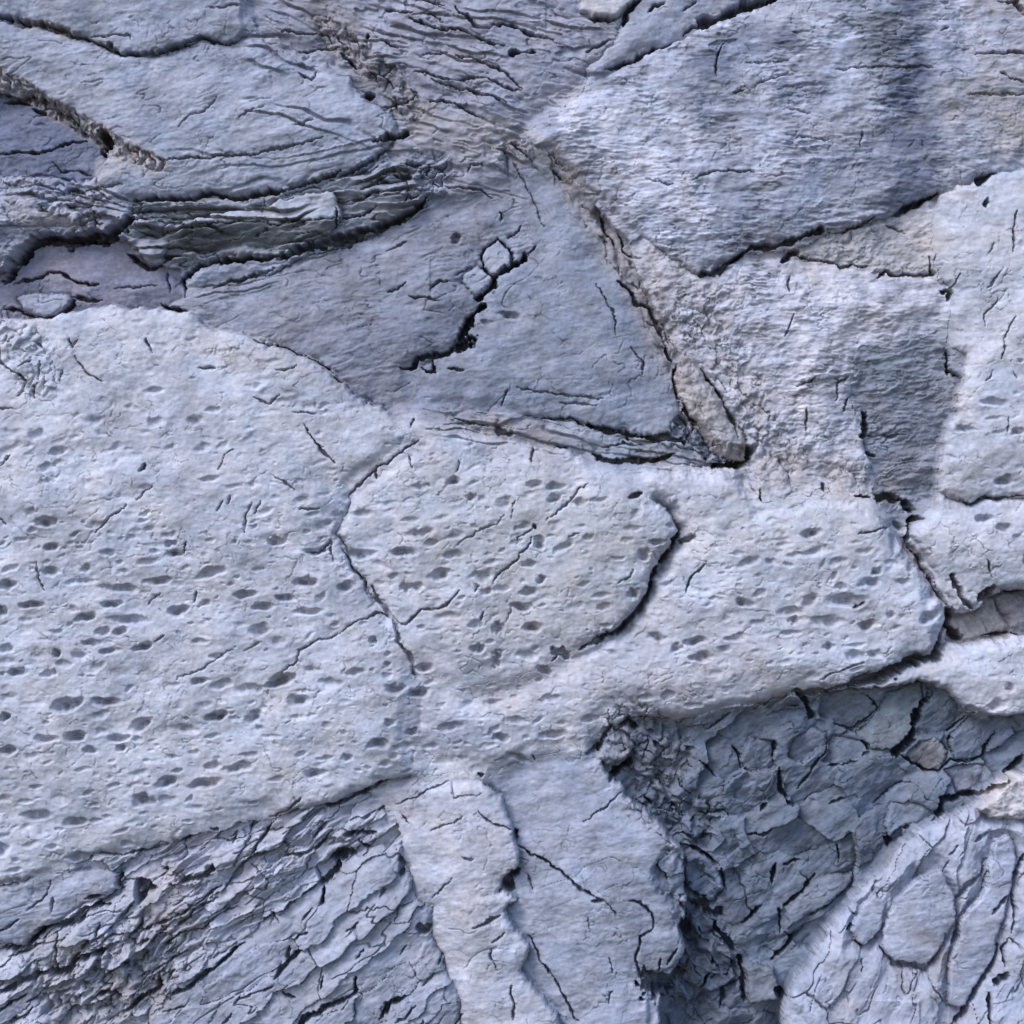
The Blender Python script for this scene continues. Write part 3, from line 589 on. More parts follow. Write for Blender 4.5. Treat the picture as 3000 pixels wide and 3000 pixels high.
# ------------------------------------------------------------------ pits
PITS = []
def P(c, r, lst):
    for p in lst:
        x, y, a, b = p[:4]; g = p[4] if len(p) > 4 else 6
        hv = abs(math.sin(x * 12.9898 + y * 78.233)); PITS.append((c * 1000 + x * .5176, r * 1000 + y * .5176, a * .5176, b * .5176, g, (.5 + .5 * hv if c == 0 else .36 + .5 * hv) * (.5 if min(a, b) < 17 else 1) * (.5 if y < 1000 and r == 1 and c == 0 else 1)))
P(0,1,[(900,465,45,22),(1125,458,48,25),(230,540,45,30),(290,795,45,16),(550,880,40,16),(290,1030,50,25),(210,1070,25,15),(150,1120,40,14),(310,1170,42,20),(980,1150,35,18,20),(890,1190,25,15),(1010,1205,50,18,10),(850,1250,55,16),(715,1305,35,16),(470,1360,80,16,8),(700,1400,95,20,-5),(910,1360,65,20,10),(1210,1310,75,24,20),(1740,1370,62,28,5),(1400,1435,65,20,5),(1500,1500,60,20),(1620,1450,60,18,-8),(1760,1530,80,18,0),(1890,1555,25,14),(1490,1635,55,28,15),(1020,1525,55,25),(210,1495,70,20,0),(510,1560,65,20,12),(650,1485,55,22),(760,1580,100,24,-3),(540,1705,48,18,-5),(470,1775,42,28,10),(345,1765,30,22),(630,1755,40,18,10),(820,1730,55,20,15),(700,1640,45,18,20),(60,1740,45,22,15),(1200,780,55,18),(1330,825,60,14),(1710,795,36,15,10),(1580,1140,50,20,10),(1790,1190,65,18),(1150,1695,50,14),(300,1880,40,20,20),(1220,395,50,18),(890,290,50,18),(1450,265,50,16),(1240,1780,40,16),(1150,1920,50,18),(1610,1910,70,26,15),(60,1380,45,25),(30,1530,35,26),(200,975,30,18),(310,1300,45,20),(440,1515,35,16),(600,1645,45,18),(350,630,45,22),(360,690,30,14),(290,720,50,20),(1850,870,45,14),(30,1150,30,14),(340,1640,40,14),(170,1575,45,16),(120,1870,50,20)])
P(0,2,[(410,120,85,30,15),(615,105,75,22,0),(60,190,30,22,30),(820,235,60,26,25),(1060,255,75,20,-5),(1240,190,55,24,20),(1450,190,50,24,35),(450,300,60,24,8),(280,310,60,18),(690,310,55,20),(70,380,50,22,15),(530,380,35,22),(700,365,28,18),(1210,470,45,22),(1350,480,75,24,15),(480,485,45,14),(950,560,55,22,30),(1170,565,80,26,12),(820,665,60,32,0),(230,745,75,22,8),(440,785,60,20),(460,985,70,22),(1420,35,70,28),(1580,5,70,20),(1700,100,60,24),(660,575,60,14),(220,585,40,12),(160,665,40,12),(1580,535,45,15),(1430,400,50,14),(1550,295,50,14),(1220,300,45,14,10),(20,940,45,35),(1790,510,60,22),(1720,400,40,14,20),(1850,420,40,14),(990,410,36,12),(1110,390,36,12),(1020,490,34,14),(540,685,30,12),(100,1055,50,14),(700,830,60,12,20),(310,925,40,14)])
P(1,1,[(350,1195,70,22,0),(110,1210,70,26,5),(570,1325,62,28,10),(375,1395,30,26,30),(430,1390,35,22),(30,1390,55,26),(740,890,28,20),(800,895,28,16),(830,945,16,10),(930,915,50,30,20),(640,795,40,22),(450,825,50,18),(1085,815,45,18),(1215,830,50,20),(1200,895,40,20),(1340,915,45,20),(390,1015,50,14),(450,1090,80,24,18),(1060,1260,35,20),(1390,1110,30,18),(1260,1165,60,25,35),(1610,1125,35,16,15),(1120,1150,30,35),(1060,1420,45,22),(1470,1440,55,16),(1020,1505,65,22,-5),(600,1555,70,20,5),(890,1630,30,35),(1090,1620,55,25,10),(760,1600,45,20),(770,1735,42,22),(880,1800,25,45,-15),(180,1695,24,18,-20),(270,1770,20,16),(270,1830,20,16),(1790,1675,55,22,-5),(1150,1860,45,20,-20),(1490,1610,30,14),(1710,1210,35,30),(1900,1740,30,25),(800,1330,60,30),(1130,1350,30,20,50),(1500,1760,60,16,-10),(250,920,60,16,10),(570,1000,40,16),(520,1140,40,18),(640,1210,50,20),(860,1250,50,16,10),(910,1400,50,20),(820,1420,40,18),(1660,980,40,18,40),(1650,1430,30,30,30),(80,1870,55,22),(470,1850,50,24),(1780,1140,40,18),(300,1330,35,16),(1450,900,60,14),(1640,1060,50,14)])
P(2,1,[(740,1195,75,24,18),(360,1255,65,24,20),(300,1200,35,14),(720,1090,55,25,10),(970,1135,40,12),(960,1280,20,10),(1090,1305,35,18,20),(1050,1370,65,26),(1230,1370,45,22),(710,1470,50,28,30),(900,1470,110,32,0),(590,1530,65,24,0),(620,1580,30,24),(810,1590,75,28,0),(1040,1605,50,24),(1160,1550,22,18),(1230,1555,20,16),(1380,1570,60,28,20),(340,1480,50,22,-15),(240,1570,30,16),(420,1590,50,16,15),(290,1680,60,20,5),(1740,355,70,22,3),(1580,505,50,18,-5),(1765,520,35,14),(1865,520,35,18),(1800,800,55,30),(1805,1060,42,20),(1690,1005,40,20),(1880,1110,30,18),(1930,1250,20,30),(70,1700,65,24,10),(820,1730,30,20),(100,1790,55,22),(560,1150,50,16),(620,1210,50,16),(1020,1190,50,16),(880,1390,40,22),(1740,440,50,12),(1880,120,18,14),(1860,305,22,12),(230,1740,40,18),(470,1560,40,14),(600,1650,60,16),(1290,1280,40,20),(960,1720,50,14)])
P(1,2,[(210,345,60,26),(510,360,45,16),(860,120,50,22),(980,215,60,20,-10),(1200,300,70,22,5),(900,315,40,20,-10),(280,220,30,18),(310,35,50,26),(830,355,50,14,15),(40,420,30,20),(1010,430,60,20,-20),(620,250,60,22),(700,130,50,16,30),(1120,210,40,14,40),(440,60,60,26),(1250,230,30,14),(400,280,30,18),(1170,90,60,20),(300,410,30,14)])
P(2,2,[(1770,130,50,26,5),(1840,30,25,25),(160,90,18,12),(60,130,50,14)])
P(1,0,[(950,1790,60,24,-12),(830,1830,40,18,-10),(650,1350,30,24)])
rp = _rng(77)
occ = [(p[0], p[1], p[2]) for p in PITS]
def ok(x, y, a):
    for (u, v, c) in occ:
        if abs(u - x) < (a + c) * 1.0 and abs(v - y) < (a + c) * .55: return False
    return True
pit_ids = [i for i in range(NS) if tex[i] == 'pitted']; few_ids = [i for i in range(NS) if tex[i] == 'pitfew']
n = 0
for _ in range(9000):
    x = rp.uniform(-170, 3170); y = rp.uniform(950, 2650)
    i = int((x - LO) / STEP); j = int((y - LO) / STEP); L = lab[j, i]
    u = rp.rand()
    if L in pit_ids: k = 0.8
    elif L in few_ids: k = 0.12
    else: continue
    if y < 1250 and x < 1300: k *= 0.35
    k *= .35 + .9 * float(smooth(-.3, .4, noise(np.array([x]), np.array([y]), 170, 410))[0])
    if dist[j, i] < 14 or rp.rand() > k: continue
    a = rp.uniform(4, 12) if u < .6 else rp.uniform(11, 30)
    if not ok(x, y, a): continue
    PITS.append((x, y, a, a * rp.uniform(.3, .55), rp.normal(10, 12), rp.uniform(.05, .5) * (1.0 if y > 1500 else .6))); occ.append((x, y, a)); n += 1
print('pits', len(PITS), time.time() - t0)
for (x0, y0, a, b, g, k) in PITS:
    wn = win([(x0, y0)], a * 1.9 + 6)
    x = X[wn] + 0.3 * (WX[wn] - X[wn]) - x0 + .36 * a * noise(X[wn], Y[wn], max(a * 1.1, 8), 400)
    y = Y[wn] + 0.3 * (WY[wn] - Y[wn]) - y0 + .5 * b * noise(X[wn], Y[wn], max(a * .9, 8), 401)
    t = math.radians(g); c, s_ = math.cos(t), math.sin(t)
    uu = (x * c - y * s_) / a; vv = (x * s_ + y * c) / b
    r = np.sqrt(uu * uu + vv * vv)
    prof = smooth(1.35, 0.1, r + 0.22 * vv)
    rim = np.exp(-((r - 1.3) / .25) ** 2)
    prof = prof * (.85 + .35 * noise(X[wn], Y[wn], 15, 402))
    H[wn] -= k * (min(b * 4.5, 58) * prof) - 0.5 * rim

# ------------------------------------------------------------------ cracks
CR = []
def K(c, r, lst):
    for pts, wd, dp in lst: CR.append((T(c, r, pts), wd * .5176 * (1.3 if wd > 19 else 1.12), dp * (1.25 if wd > 19 else 1.1)))
K(0,0,[([(0,105),(95,110),(150,130),(250,150),(340,170),(430,200),(520,235),(600,265),(700,310),(770,320),(860,310),(960,280),(1040,255),(1140,215),(1200,235),(1330,250)],14,40),
([(520,215),(640,205),(735,215),(745,250)],8,20),([(600,265),(640,255)],24,40),([(960,290),(1060,260)],24,40),([(580,770),(600,820),(590,860)],50,95),
([(0,575),(100,555),(170,590)],22,50),([(170,620),(240,640)],24,40),([(0,875),(200,855),(350,810),(480,795)],14,40),([(300,900),(330,960),(430,975),(520,995)],8,20),([(930,905),(1200,900),(1450,875),(1620,845),(1700,820),(1830,780)],9,25),
([(760,1130),(900,1125),(1100,1115),(1190,1105),(1330,1120),(1450,1100),(1640,1070),(1800,1030),(1932,980)],22,55),
([(30,1580),(60,1500),(130,1430),(200,1360),(300,1350),(420,1370),(560,1340),(700,1290),(740,1240)],46,80),([(400,1360),(560,1340),(690,1290)],66,110),
([(60,1605),(160,1580),(250,1540),(320,1530),(400,1580),(550,1600)],14,45),([(250,1785),(330,1760),(400,1710)],28,60),([(0,1740),(100,1750),(180,1790)],16,45),([(390,1680),(560,1700)],20,35),
([(900,1720),(980,1745),(1040,1750)],26,60),([(1040,1660),(1030,1580),(1120,1500),(1200,1475),(1400,1465),(1640,1440),(1740,1410),(1830,1370),(1932,1360)],24,70),([(1700,1410),(1850,1370),(1932,1355)],44,80),
([(1190,1640),(1280,1590),(1440,1550),(1540,1510)],14,35),([(930,1480),(860,1510),(820,1500),(700,1430)],20,50),([(1020,730),(1030,690),(1090,650),(1160,630),(1230,550)],6,15),([(1350,680),(1440,640),(1510,620)],6,15),
([(1600,180),(1800,180)],10,28),([(1690,300),(1800,270),(1930,260)],12,30),([(1210,50),(1380,45)],7,18),([(380,1090),(430,1070),(480,1100)],22,50),([(400,1170),(540,1190)],16,40),([(1490,1120),(1490,1200)],7,20),
([(760,1220),(880,1240),(960,1280)],9,25),([(740,1300),(900,1330),(960,1310)],10,28),([(1100,1220),(1350,1180)],8,20),([(1680,420),(1760,460),(1780,410)],12,28),([(700,1060),(560,1060),(490,1080)],9,22),([(1900,1180),(1890,1300)],16,45),([(1660,720),(1780,690)],8,15),([(1500,870),(1640,850)],10,20),([(640,1630),(880,1600)],7,18),([(940,1540),(950,1640)],9,22)])
K(1,0,[([(0,1005),(100,950),(190,900),(245,850)],22,55),([(250,50),(400,75)],18,42),([(380,110),(470,150),(600,165),(690,190),(800,235),(930,255)],14,45),([(640,50),(700,100),(760,160),(830,165)],20,42),([(830,135),(930,140),(1040,180),(1210,235)],16,50),([(960,295),(1090,295)],28,50),([(450,300),(600,295)],8,24),([(650,325),(760,350),(900,380),(960,410),(1000,470)],12,40),([(400,415),(500,415),(580,450),(700,450),(840,455),(950,490),(1020,520)],11,32),([(520,450),(590,490),(700,500),(800,540),(950,580)],11,32),([(510,590),(640,585),(720,620),(800,665)],11,32),([(230,600),(330,580),(400,560)],11,30),([(0,290),(50,340),(80,380)],18,55),([(150,540),(180,550)],36,55),([(200,790),(290,780),(350,770)],30,70),([(140,200),(150,225)],26,45),([(300,980),(400,1000)],22,55),([(330,930),(450,940)],12,35),([(110,1060),(200,1020),(260,990)],14,38),([(0,1145),(90,1130),(160,1080),(240,1070)],16,44),([(0,1240),(120,1215),(200,1160)],12,38),([(380,1060),(370,1160)],9,28),
([(600,1050),(700,1055),(780,1065),(850,1110)],9,25),([(890,1180),(890,1240)],12,25),([(940,1340),(1020,1270)],9,28),([(880,1350),(830,1400),(790,1440),(800,1500),(870,1560),(970,1500),(960,1440),(940,1400),(880,1350)],12,40),([(1100,1380),(1040,1450)],9,30),([(1040,1450),(1000,1490),(880,1560),(860,1620),(770,1680)],30,80),([(800,1720),(740,1790),(700,1870),(680,1932)],42,100),
([(260,1655),(330,1630),(370,1590)],9,24),([(390,1665),(550,1700)],9,24),([(500,1640),(560,1590),(610,1580)],9,24),([(250,1410),(360,1350)],9,20),([(650,1550),(740,1490)],6,16),
([(1600,150),(1610,80),(1700,0)],26,60),([(1410,100),(1560,110)],26,35),([(1390,290),(1470,250),(1530,220)],11,30),([(1500,390),(1600,370),(1720,310),(1810,280),(1880,245)],20,50),([(960,790),(1060,880)],11,25),([(1190,950),(1260,1010)],14,30),([(1480,1210),(1500,1320),(1540,1400)],16,42),([(1570,1320),(1600,1420),(1700,1460)],12,36),([(1560,1580),(1640,1640),(1680,1720),(1750,1750),(1830,1930)],22,42),([(970,900),(1050,1050),(1110,1200),(1150,1270)],8,11),([(1720,1020),(1880,1040)],8,20),([(1720,70),(1830,0)],18,46),([(0,1350),(100,1310),(200,1280),(330,1240),(400,1200),(480,1110)],26,80),([(0,1370),(80,1330)],50,80),
([(400,90),(500,80),(580,130)],7,20),([(420,0),(580,30)],14,30),([(1000,470),(1030,520)],7,20),([(240,240),(330,280)],10,30),([(710,960),(720,920),(800,930)],7,18),([(1450,1600),(1540,1760),(1560,1900)],7,18)])
K(2,0,[([(100,130),(200,100),(320,40),(450,10),(560,-20)],54,90),([(0,200),(60,150),(130,140)],16,50),([(0,60),(90,10)],10,28),([(170,440),(190,350),(240,260)],11,22),([(280,550),(340,520)],10,24),([(40,1030),(150,1000),(280,970),(400,980)],9,20),
([(120,1540),(230,1530),(300,1460),(380,1400),(540,1390),(640,1350),(790,1310)],30,65),([(560,1480),(640,1430)],34,75),([(900,1325),(1000,1270),(1090,1230)],14,38),([(1200,1210),(1330,1160),(1450,1090)],26,60),([(640,1440),(780,1480),(930,1500),(1050,1500)],14,36),([(1090,1560),(1150,1540),(1220,1560),(1330,1550),(1410,1550),(1400,1450)],18,50),([(1150,1280),(1270,1320)],8,22),([(1680,1030),(1750,990)],44,70),([(1700,1170),(1720,1130)],22,45),([(1870,1190),(1850,1300),(1840,1440)],11,30),([(1500,1720),(1520,1660),(1450,1650)],26,70),([(1740,1400),(1710,1450)],5,14),([(1760,1680),(1690,1800),(1700,1860)],6,16),([(1850,1800),(1800,1930)],6,18),([(600,1570),(590,1650)],9,24),([(620,1770),(570,1900)],9,26),([(1640,320),(1850,315),(1930,350)],14,32),([(1780,430),(1850,470),(1930,500)],13,32),([(1440,190),(1500,170)],9,20),([(850,405),(1150,395),(1400,400)],8,15),([(1600,550),(1930,550)],7,15),([(1000,750),(1010,830)],6,15),([(1780,20),(1850,30),(1900,80),(1960,120)],20,36),([(350,370),(600,360)],8,14),([(600,640),(700,640)],12,16),([(640,790),(820,800)],8,14),([(400,480),(580,420)],10,14),([(700,190),(600,190)],10,15),([(1560,1560),(1500,1650)],8,30),([(1800,1530),(1700,1640)],6,16)])
K(0,1,[([(1440,0),(1600,40),(1720,80),(1840,150),(1932,240)],14,40),([(1560,170),(1640,165),(1690,140)],9,22),([(120,160),(200,110)],8,22),([(120,320),(180,240),(100,180)],12,28),([(200,320),(220,260)],9,22),([(550,1090),(630,1020),(730,930)],8,24),([(780,910),(880,820)],7,18),([(1260,720),(1290,650),(1330,610)],6,18),([(1400,1080),(1410,980),(1440,920)],7,20),([(1460,980),(1480,920)],7,20),([(20,710),(70,640)],9,24),([(1730,480),(1790,550),(1830,620),(1900,690)],13,32),([(1540,750),(1620,790),(1680,860)],8,18),([(1700,950),(1810,950)],9,22),([(1000,1900),(1080,1870),(1150,1840),(1300,1750),(1340,1740)],6,16),([(1400,1750),(1500,1690)],5,14),([(1580,1860),(1680,1800),(1700,1740),(1810,1690),(1932,1640)],8,22),([(0,980),(70,1050)],5,14),([(890,1700),(950,1660)],7,18),([(800,750),(840,690)],16,36),([(1050,1200),(1070,1130)],13,36),([(1150,150),(1240,160)],12,24),([(220,0),(260,40)],10,24),([(400,0),(420,40),(460,0)],12,28),([(840,0),(880,80)],10,24),([(440,90),(520,200),(610,240)],8,20),([(240,230),(250,120)],7,20),([(360,240),(380,170)],6,18),([(220,1230),(240,1330),(270,1400)],7,18),([(1440,320),(1520,350),(1590,310)],9,20),([(1680,400),(1790,410)],9,22),([(0,100),(60,150),(110,190)],9,22),([(1240,960),(1270,910)],8,18),([(1300,920),(1320,880)],8,18),([(100,380),(20,400)],6,14),([(860,1500),(930,1430)],6,16),([(1100,1470),(1120,1410)],8,18),([(0,0),(30,120)],7,20),([(1880,1250),(1870,1130),(1840,1180),(1740,1190)],10,26)])
K(1,1,[([(700,0),(640,30),(580,70),(430,90),(400,140),(340,155)],22,60),([(740,-20),(680,20)],60,100),([(520,90),(540,150),(480,160),(450,130)],18,50),([(0,1650),(100,1580),(230,1540),(310,1580),(360,1590),(450,1520),(560,1510),(670,1410)],10,26),([(0,1190),(50,1260),(130,1360),(160,1430)],14,32),([(180,1380),(220,1460),(300,1580),(330,1690),(380,1760),(400,1830)],24,26),([(40,870),(120,800),(210,720),(280,670),(450,565)],10,24),([(210,720),(210,780)],10,26),([(660,1160),(720,1110),(800,1060),(870,1030),(920,970)],6,16),([(980,920),(1000,900)],8,20),([(1100,1060),(1010,1110),(1000,1150)],8,20),([(1090,1040),(1100,1070)],18,30),([(1080,1110),(1060,1160),(980,1230),(900,1310),(850,1370)],9,26),([(1160,1020),(1210,960),(1270,930),(1340,840),(1400,800)],8,20),([(1560,1370),(1650,1300)],6,16),([(750,1420),(780,1380)],8,18),([(1090,590),(1090,680)],9,24),
([(1915,1060),(1880,1180),(1790,1260),(1760,1340),(1720,1460),(1640,1560),(1550,1640),(1430,1700),(1350,1740)],26,55),([(1290,1780),(1250,1740),(1180,1800)],16,32),([(1200,1750),(1270,1770)],34,36),
([(990,265),(1200,290),(1480,320)],10,16),([(1230,345),(1440,350)],12,16),([(910,360),(930,280)],9,20),([(640,430),(760,455),(830,485)],14,28),([(1150,435),(1300,440),(1380,490)],13,30),([(1410,470),(1500,490),(1600,530),(1720,540),(1840,530),(1932,570)],34,55),([(1420,640),(1530,690),(1620,660),(1700,680),(1790,660),(1890,630)],26,60),([(1480,610),(1600,570),(1700,590)],10,24),([(1620,880),(1700,850)],24,45),([(1900,130),(1880,200),(1900,300),(1932,340)],16,60),([(1840,0),(1850,60),(1890,130)],16,52),([(1200,600),(1280,610)],16,30),([(880,510),(940,520)],34,28),([(600,150),(690,160)],12,26),([(1700,200),(1720,120),(1640,40)],8,22),([(1000,900),(960,1000)],5,12),([(1290,1120),(1350,1100)],8,18),([(640,740),(670,680)],7,16),([(400,730),(390,660)],7,16),([(930,1600),(960,1500)],6,12),([(780,1570),(810,1520)],12,24),([(390,500),(410,440)],12,26)])
K(2,1,[([(0,350),(40,440),(80,480)],18,60),([(100,150),(180,250),(240,350),(300,460),(310,540)],14,50),([(200,700),(300,710),(360,680),(400,600)],40,95),([(1030,400),(1040,480),(1020,540)],36,60),([(910,390),(950,310)],14,35),([(870,330),(870,240),(950,200)],8,20),([(1050,540),(1290,540)],8,18),([(980,870),(1060,890)],20,50),([(1100,890),(1180,880),(1280,900),(1310,950)],50,70),([(1300,1020),(1370,1010)],30,75),([(1280,1130),(1300,1030)],22,75),([(1290,1160),(1340,1240),(1400,1340),(1470,1450),(1520,1520)],11,50),([(1520,1540),(1530,1620),(1590,1680)],46,110),([(1500,1600),(1440,1750)],30,100),([(1440,1770),(1330,1810),(1200,1860),(1080,1900),(960,1930)],56,110),([(1570,900),(1630,920),(1700,880),(1790,890),(1932,870)],14,42),([(1520,1320),(1600,1480),(1640,1510)],30,50),([(1680,1440),(1740,1400)],40,80),([(1790,1400),(1932,1420)],18,50),([(1720,1680),(1850,1660),(1932,1680)],16,60),([(1700,1240),(1740,1340)],14,25),([(990,1080),(1080,1070),(1180,1050)],12,26),([(950,1500),(1020,1465)],10,32),([(1500,60),(1500,170),(1560,190)],20,70),([(1800,0),(1800,60),(1770,110)],8,22),([(1730,160),(1720,210),(1690,240)],6,16),([(640,260),(710,230),(740,190)],9,24),([(1810,510),(1820,440)],5,14),([(780,790),(800,850)],12,30),([(430,840),(440,910)],10,28),([(710,380),(700,500)],10,24),([(1050,640),(1100,640)],16,34),([(780,1900),(900,1840),(1000,1820)],12,22),([(1840,180),(1860,220)],5,12),([(100,1260),(60,1320),(20,1420)],14,28),([(0,1130),(60,1110)],30,44)])
K(0,2,[([(540,970),(700,955),(820,950),(960,910)],16,30),([(1010,900),(1100,870)],15,28),([(1540,740),(1620,720),(1700,660)],13,26),([(1790,700),(1932,670)],22,50),
([(160,1290),(270,1190),(300,1110)],8,20),([(300,1200),(300,1290)],8,20),([(0,1510),(150,1490),(250,1400),(330,1380),(450,1320),(520,1270),(610,1240)],24,60),([(490,1220),(590,1190)],22,50),([(660,1140),(690,1100)],36,42),([(800,1220),(790,1160),(850,1150)],56,85),([(310,1660),(320,1540),(320,1420)],16,60),([(310,1660),(400,1620),(450,1550),(560,1520)],44,85),([(40,1550),(150,1510),(240,1480)],15,45),([(30,1740),(130,1670),(270,1640)],34,60),([(0,1860),(80,1790),(160,1740)],20,60),([(590,1670),(660,1630),(730,1600)],16,42),([(970,1750),(1050,1720),(1100,1680),(1200,1620),(1300,1540),(1400,1470)],24,60),([(560,1480),(700,1420),(860,1370),(1000,1310),(1130,1240),(1250,1150)],12,38),([(920,1500),(1010,1420),(1130,1400),(1250,1310),(1340,1260)],14,42),([(1040,1120),(1120,1100),(1210,1050)],34,60),([(950,1140),(1020,1130)],18,40),([(920,1060),(960,1050)],18,42),([(1400,990),(1440,950),(1490,870),(1540,800)],16,45),([(1600,970),(1730,970),(1780,940),(1880,850)],18,46),([(1780,880),(1850,790)],12,32),([(1390,1170),(1500,1160),(1520,1120),(1430,1020)],8,24),([(1870,990),(1932,970)],40,85),([(1820,1130),(1900,1050)],32,75),([(1810,1260),(1830,1150)],22,60),([(1700,1350),(1780,1280)],10,26),([(1680,1450),(1750,1400)],18,42),([(1620,1560),(1640,1480)],16,40),([(1550,1670),(1620,1580),(1720,1500)],26,60),([(1350,1810),(1430,1750),(1550,1700)],14,36),([(1680,1932),(1760,1870),(1850,1830),(1932,1790)],28,75),([(1610,1740),(1690,1780)],22,45),([(690,1880),(790,1790),(880,1740),(900,1640)],26,60),([(530,1780),(620,1760),(680,1780)],24,60),([(1250,1932),(1330,1860)],9,26),([(1830,1650),(1810,1720)],16,40),([(660,1330),(750,1260)],14,40),([(730,1440),(780,1480),(860,1440)],16,40),([(1230,820),(1180,830)],14,34),([(1420,830),(1440,780)],22,40),([(400,1370),(480,1330)],40,55),([(0,1400),(110,1340)],10,30),([(470,1500),(500,1440)],14,40),([(1300,870),(1340,850),(1320,920)],9,26),([(850,1640),(960,1580),(1100,1500)],12,34),([(930,1700),(1000,1620)],12,30),([(1070,1830),(930,1860)],9,22),([(1400,1370),(1430,1290),(1470,1260)],7,18),([(1540,1290),(1570,1360)],7,18),([(1000,1380),(1100,1290),(1230,1210)],14,40),([(570,1350),(550,1470)],12,38),([(820,1330),(760,1420)],12,34),([(160,1800),(220,1760)],16,36),([(50,1932),(150,1880),(200,1830)],14,36)])
K(1,2,[([(0,665),(60,640),(140,600),(220,565),(300,545)],22,50),([(1000,920),(1080,970),(1180,1030),(1300,1110),(1420,1190),(1500,1230)],13,42),([(1500,1230),(1560,1320)],7,16),([(1430,1230),(1490,1225)],20,34),([(1620,1240),(1700,1250),(1760,1300),(1760,1390),(1690,1440),(1680,1540),(1690,1650),(1710,1680)],12,36),([(1060,1430),(1100,1520),(1160,1620),(1230,1730),(1300,1830),(1350,1932)],11,36),([(1370,790),(1480,710),(1590,630)],7,20),([(780,730),(860,780),(970,830)],9,24),([(300,700),(430,640),(490,600),(610,565)],7,18),([(620,570),(650,660),(780,630)],5,12),([(510,830),(610,790),(690,750)],6,15),([(510,1220),(580,1150),(620,1100)],7,18),([(740,1370),(820,1340),(900,1310)],18,36),([(860,1460),(940,1400)],7,20),([(850,1480),(860,1550),(870,1620)],8,20),([(930,1160),(960,1120),(980,1080)],52,80),([(980,850),(990,880)],36,50),([(350,1070),(350,1000)],32,42),([(430,1390),(490,1380)],36,48),([(1530,530),(1570,500),(1620,475)],56,90),([(1570,235),(1620,215),(1660,240)],32,50),([(1480,330),(1530,240)],16,40),([(1370,400),(1440,370)],16,38),([(770,500),(800,520)],22,36),([(970,1890),(980,1780),(960,1700)],12,32),([(0,1800),(80,1740),(90,1650)],22,60),([(210,1900),(260,1820),(370,1760)],26,70),([(440,1932),(460,1890)],12,30),([(460,1700),(530,1640)],6,18),([(1740,1720),(1820,1740),(1900,1700)],110,125),([(1740,1660),(1830,1690),(1900,1690)],46,110),([(1720,1600),(1700,1680)],22,55),([(0,990),(50,980)],54,85),([(0,870),(120,840),(200,850)],26,60),([(100,900),(160,930)],20,50),([(1720,640),(1770,700)],18,40),([(570,1530),(560,1590)],14,32),([(40,1390),(110,1350)],10,32),([(1100,440),(1080,400)],10,20),([(330,1540),(370,1490)],8,22),([(1380,1330),(1400,1420)],6,16),([(1050,1080),(1080,1180)],8,18),([(1520,1560),(1540,1640)],7,16),([(1530,1750),(1520,1820)],7,18),([(340,760),(380,800)],10,22),([(680,970),(750,990)],10,22),([(1840,1600),(1900,1500)],12,36),([(1780,1650),(1810,1560)],12,34),([(90,1560),(130,1500)],14,30),([(1960,780),(1880,680)],14,30),([(300,1900),(420,1810)],10,30),([(650,1932),(700,1860)],10,24),([(210,1210),(240,1140)],8,20),([(310,1330),(330,1260),(410,1220)],9,22)])
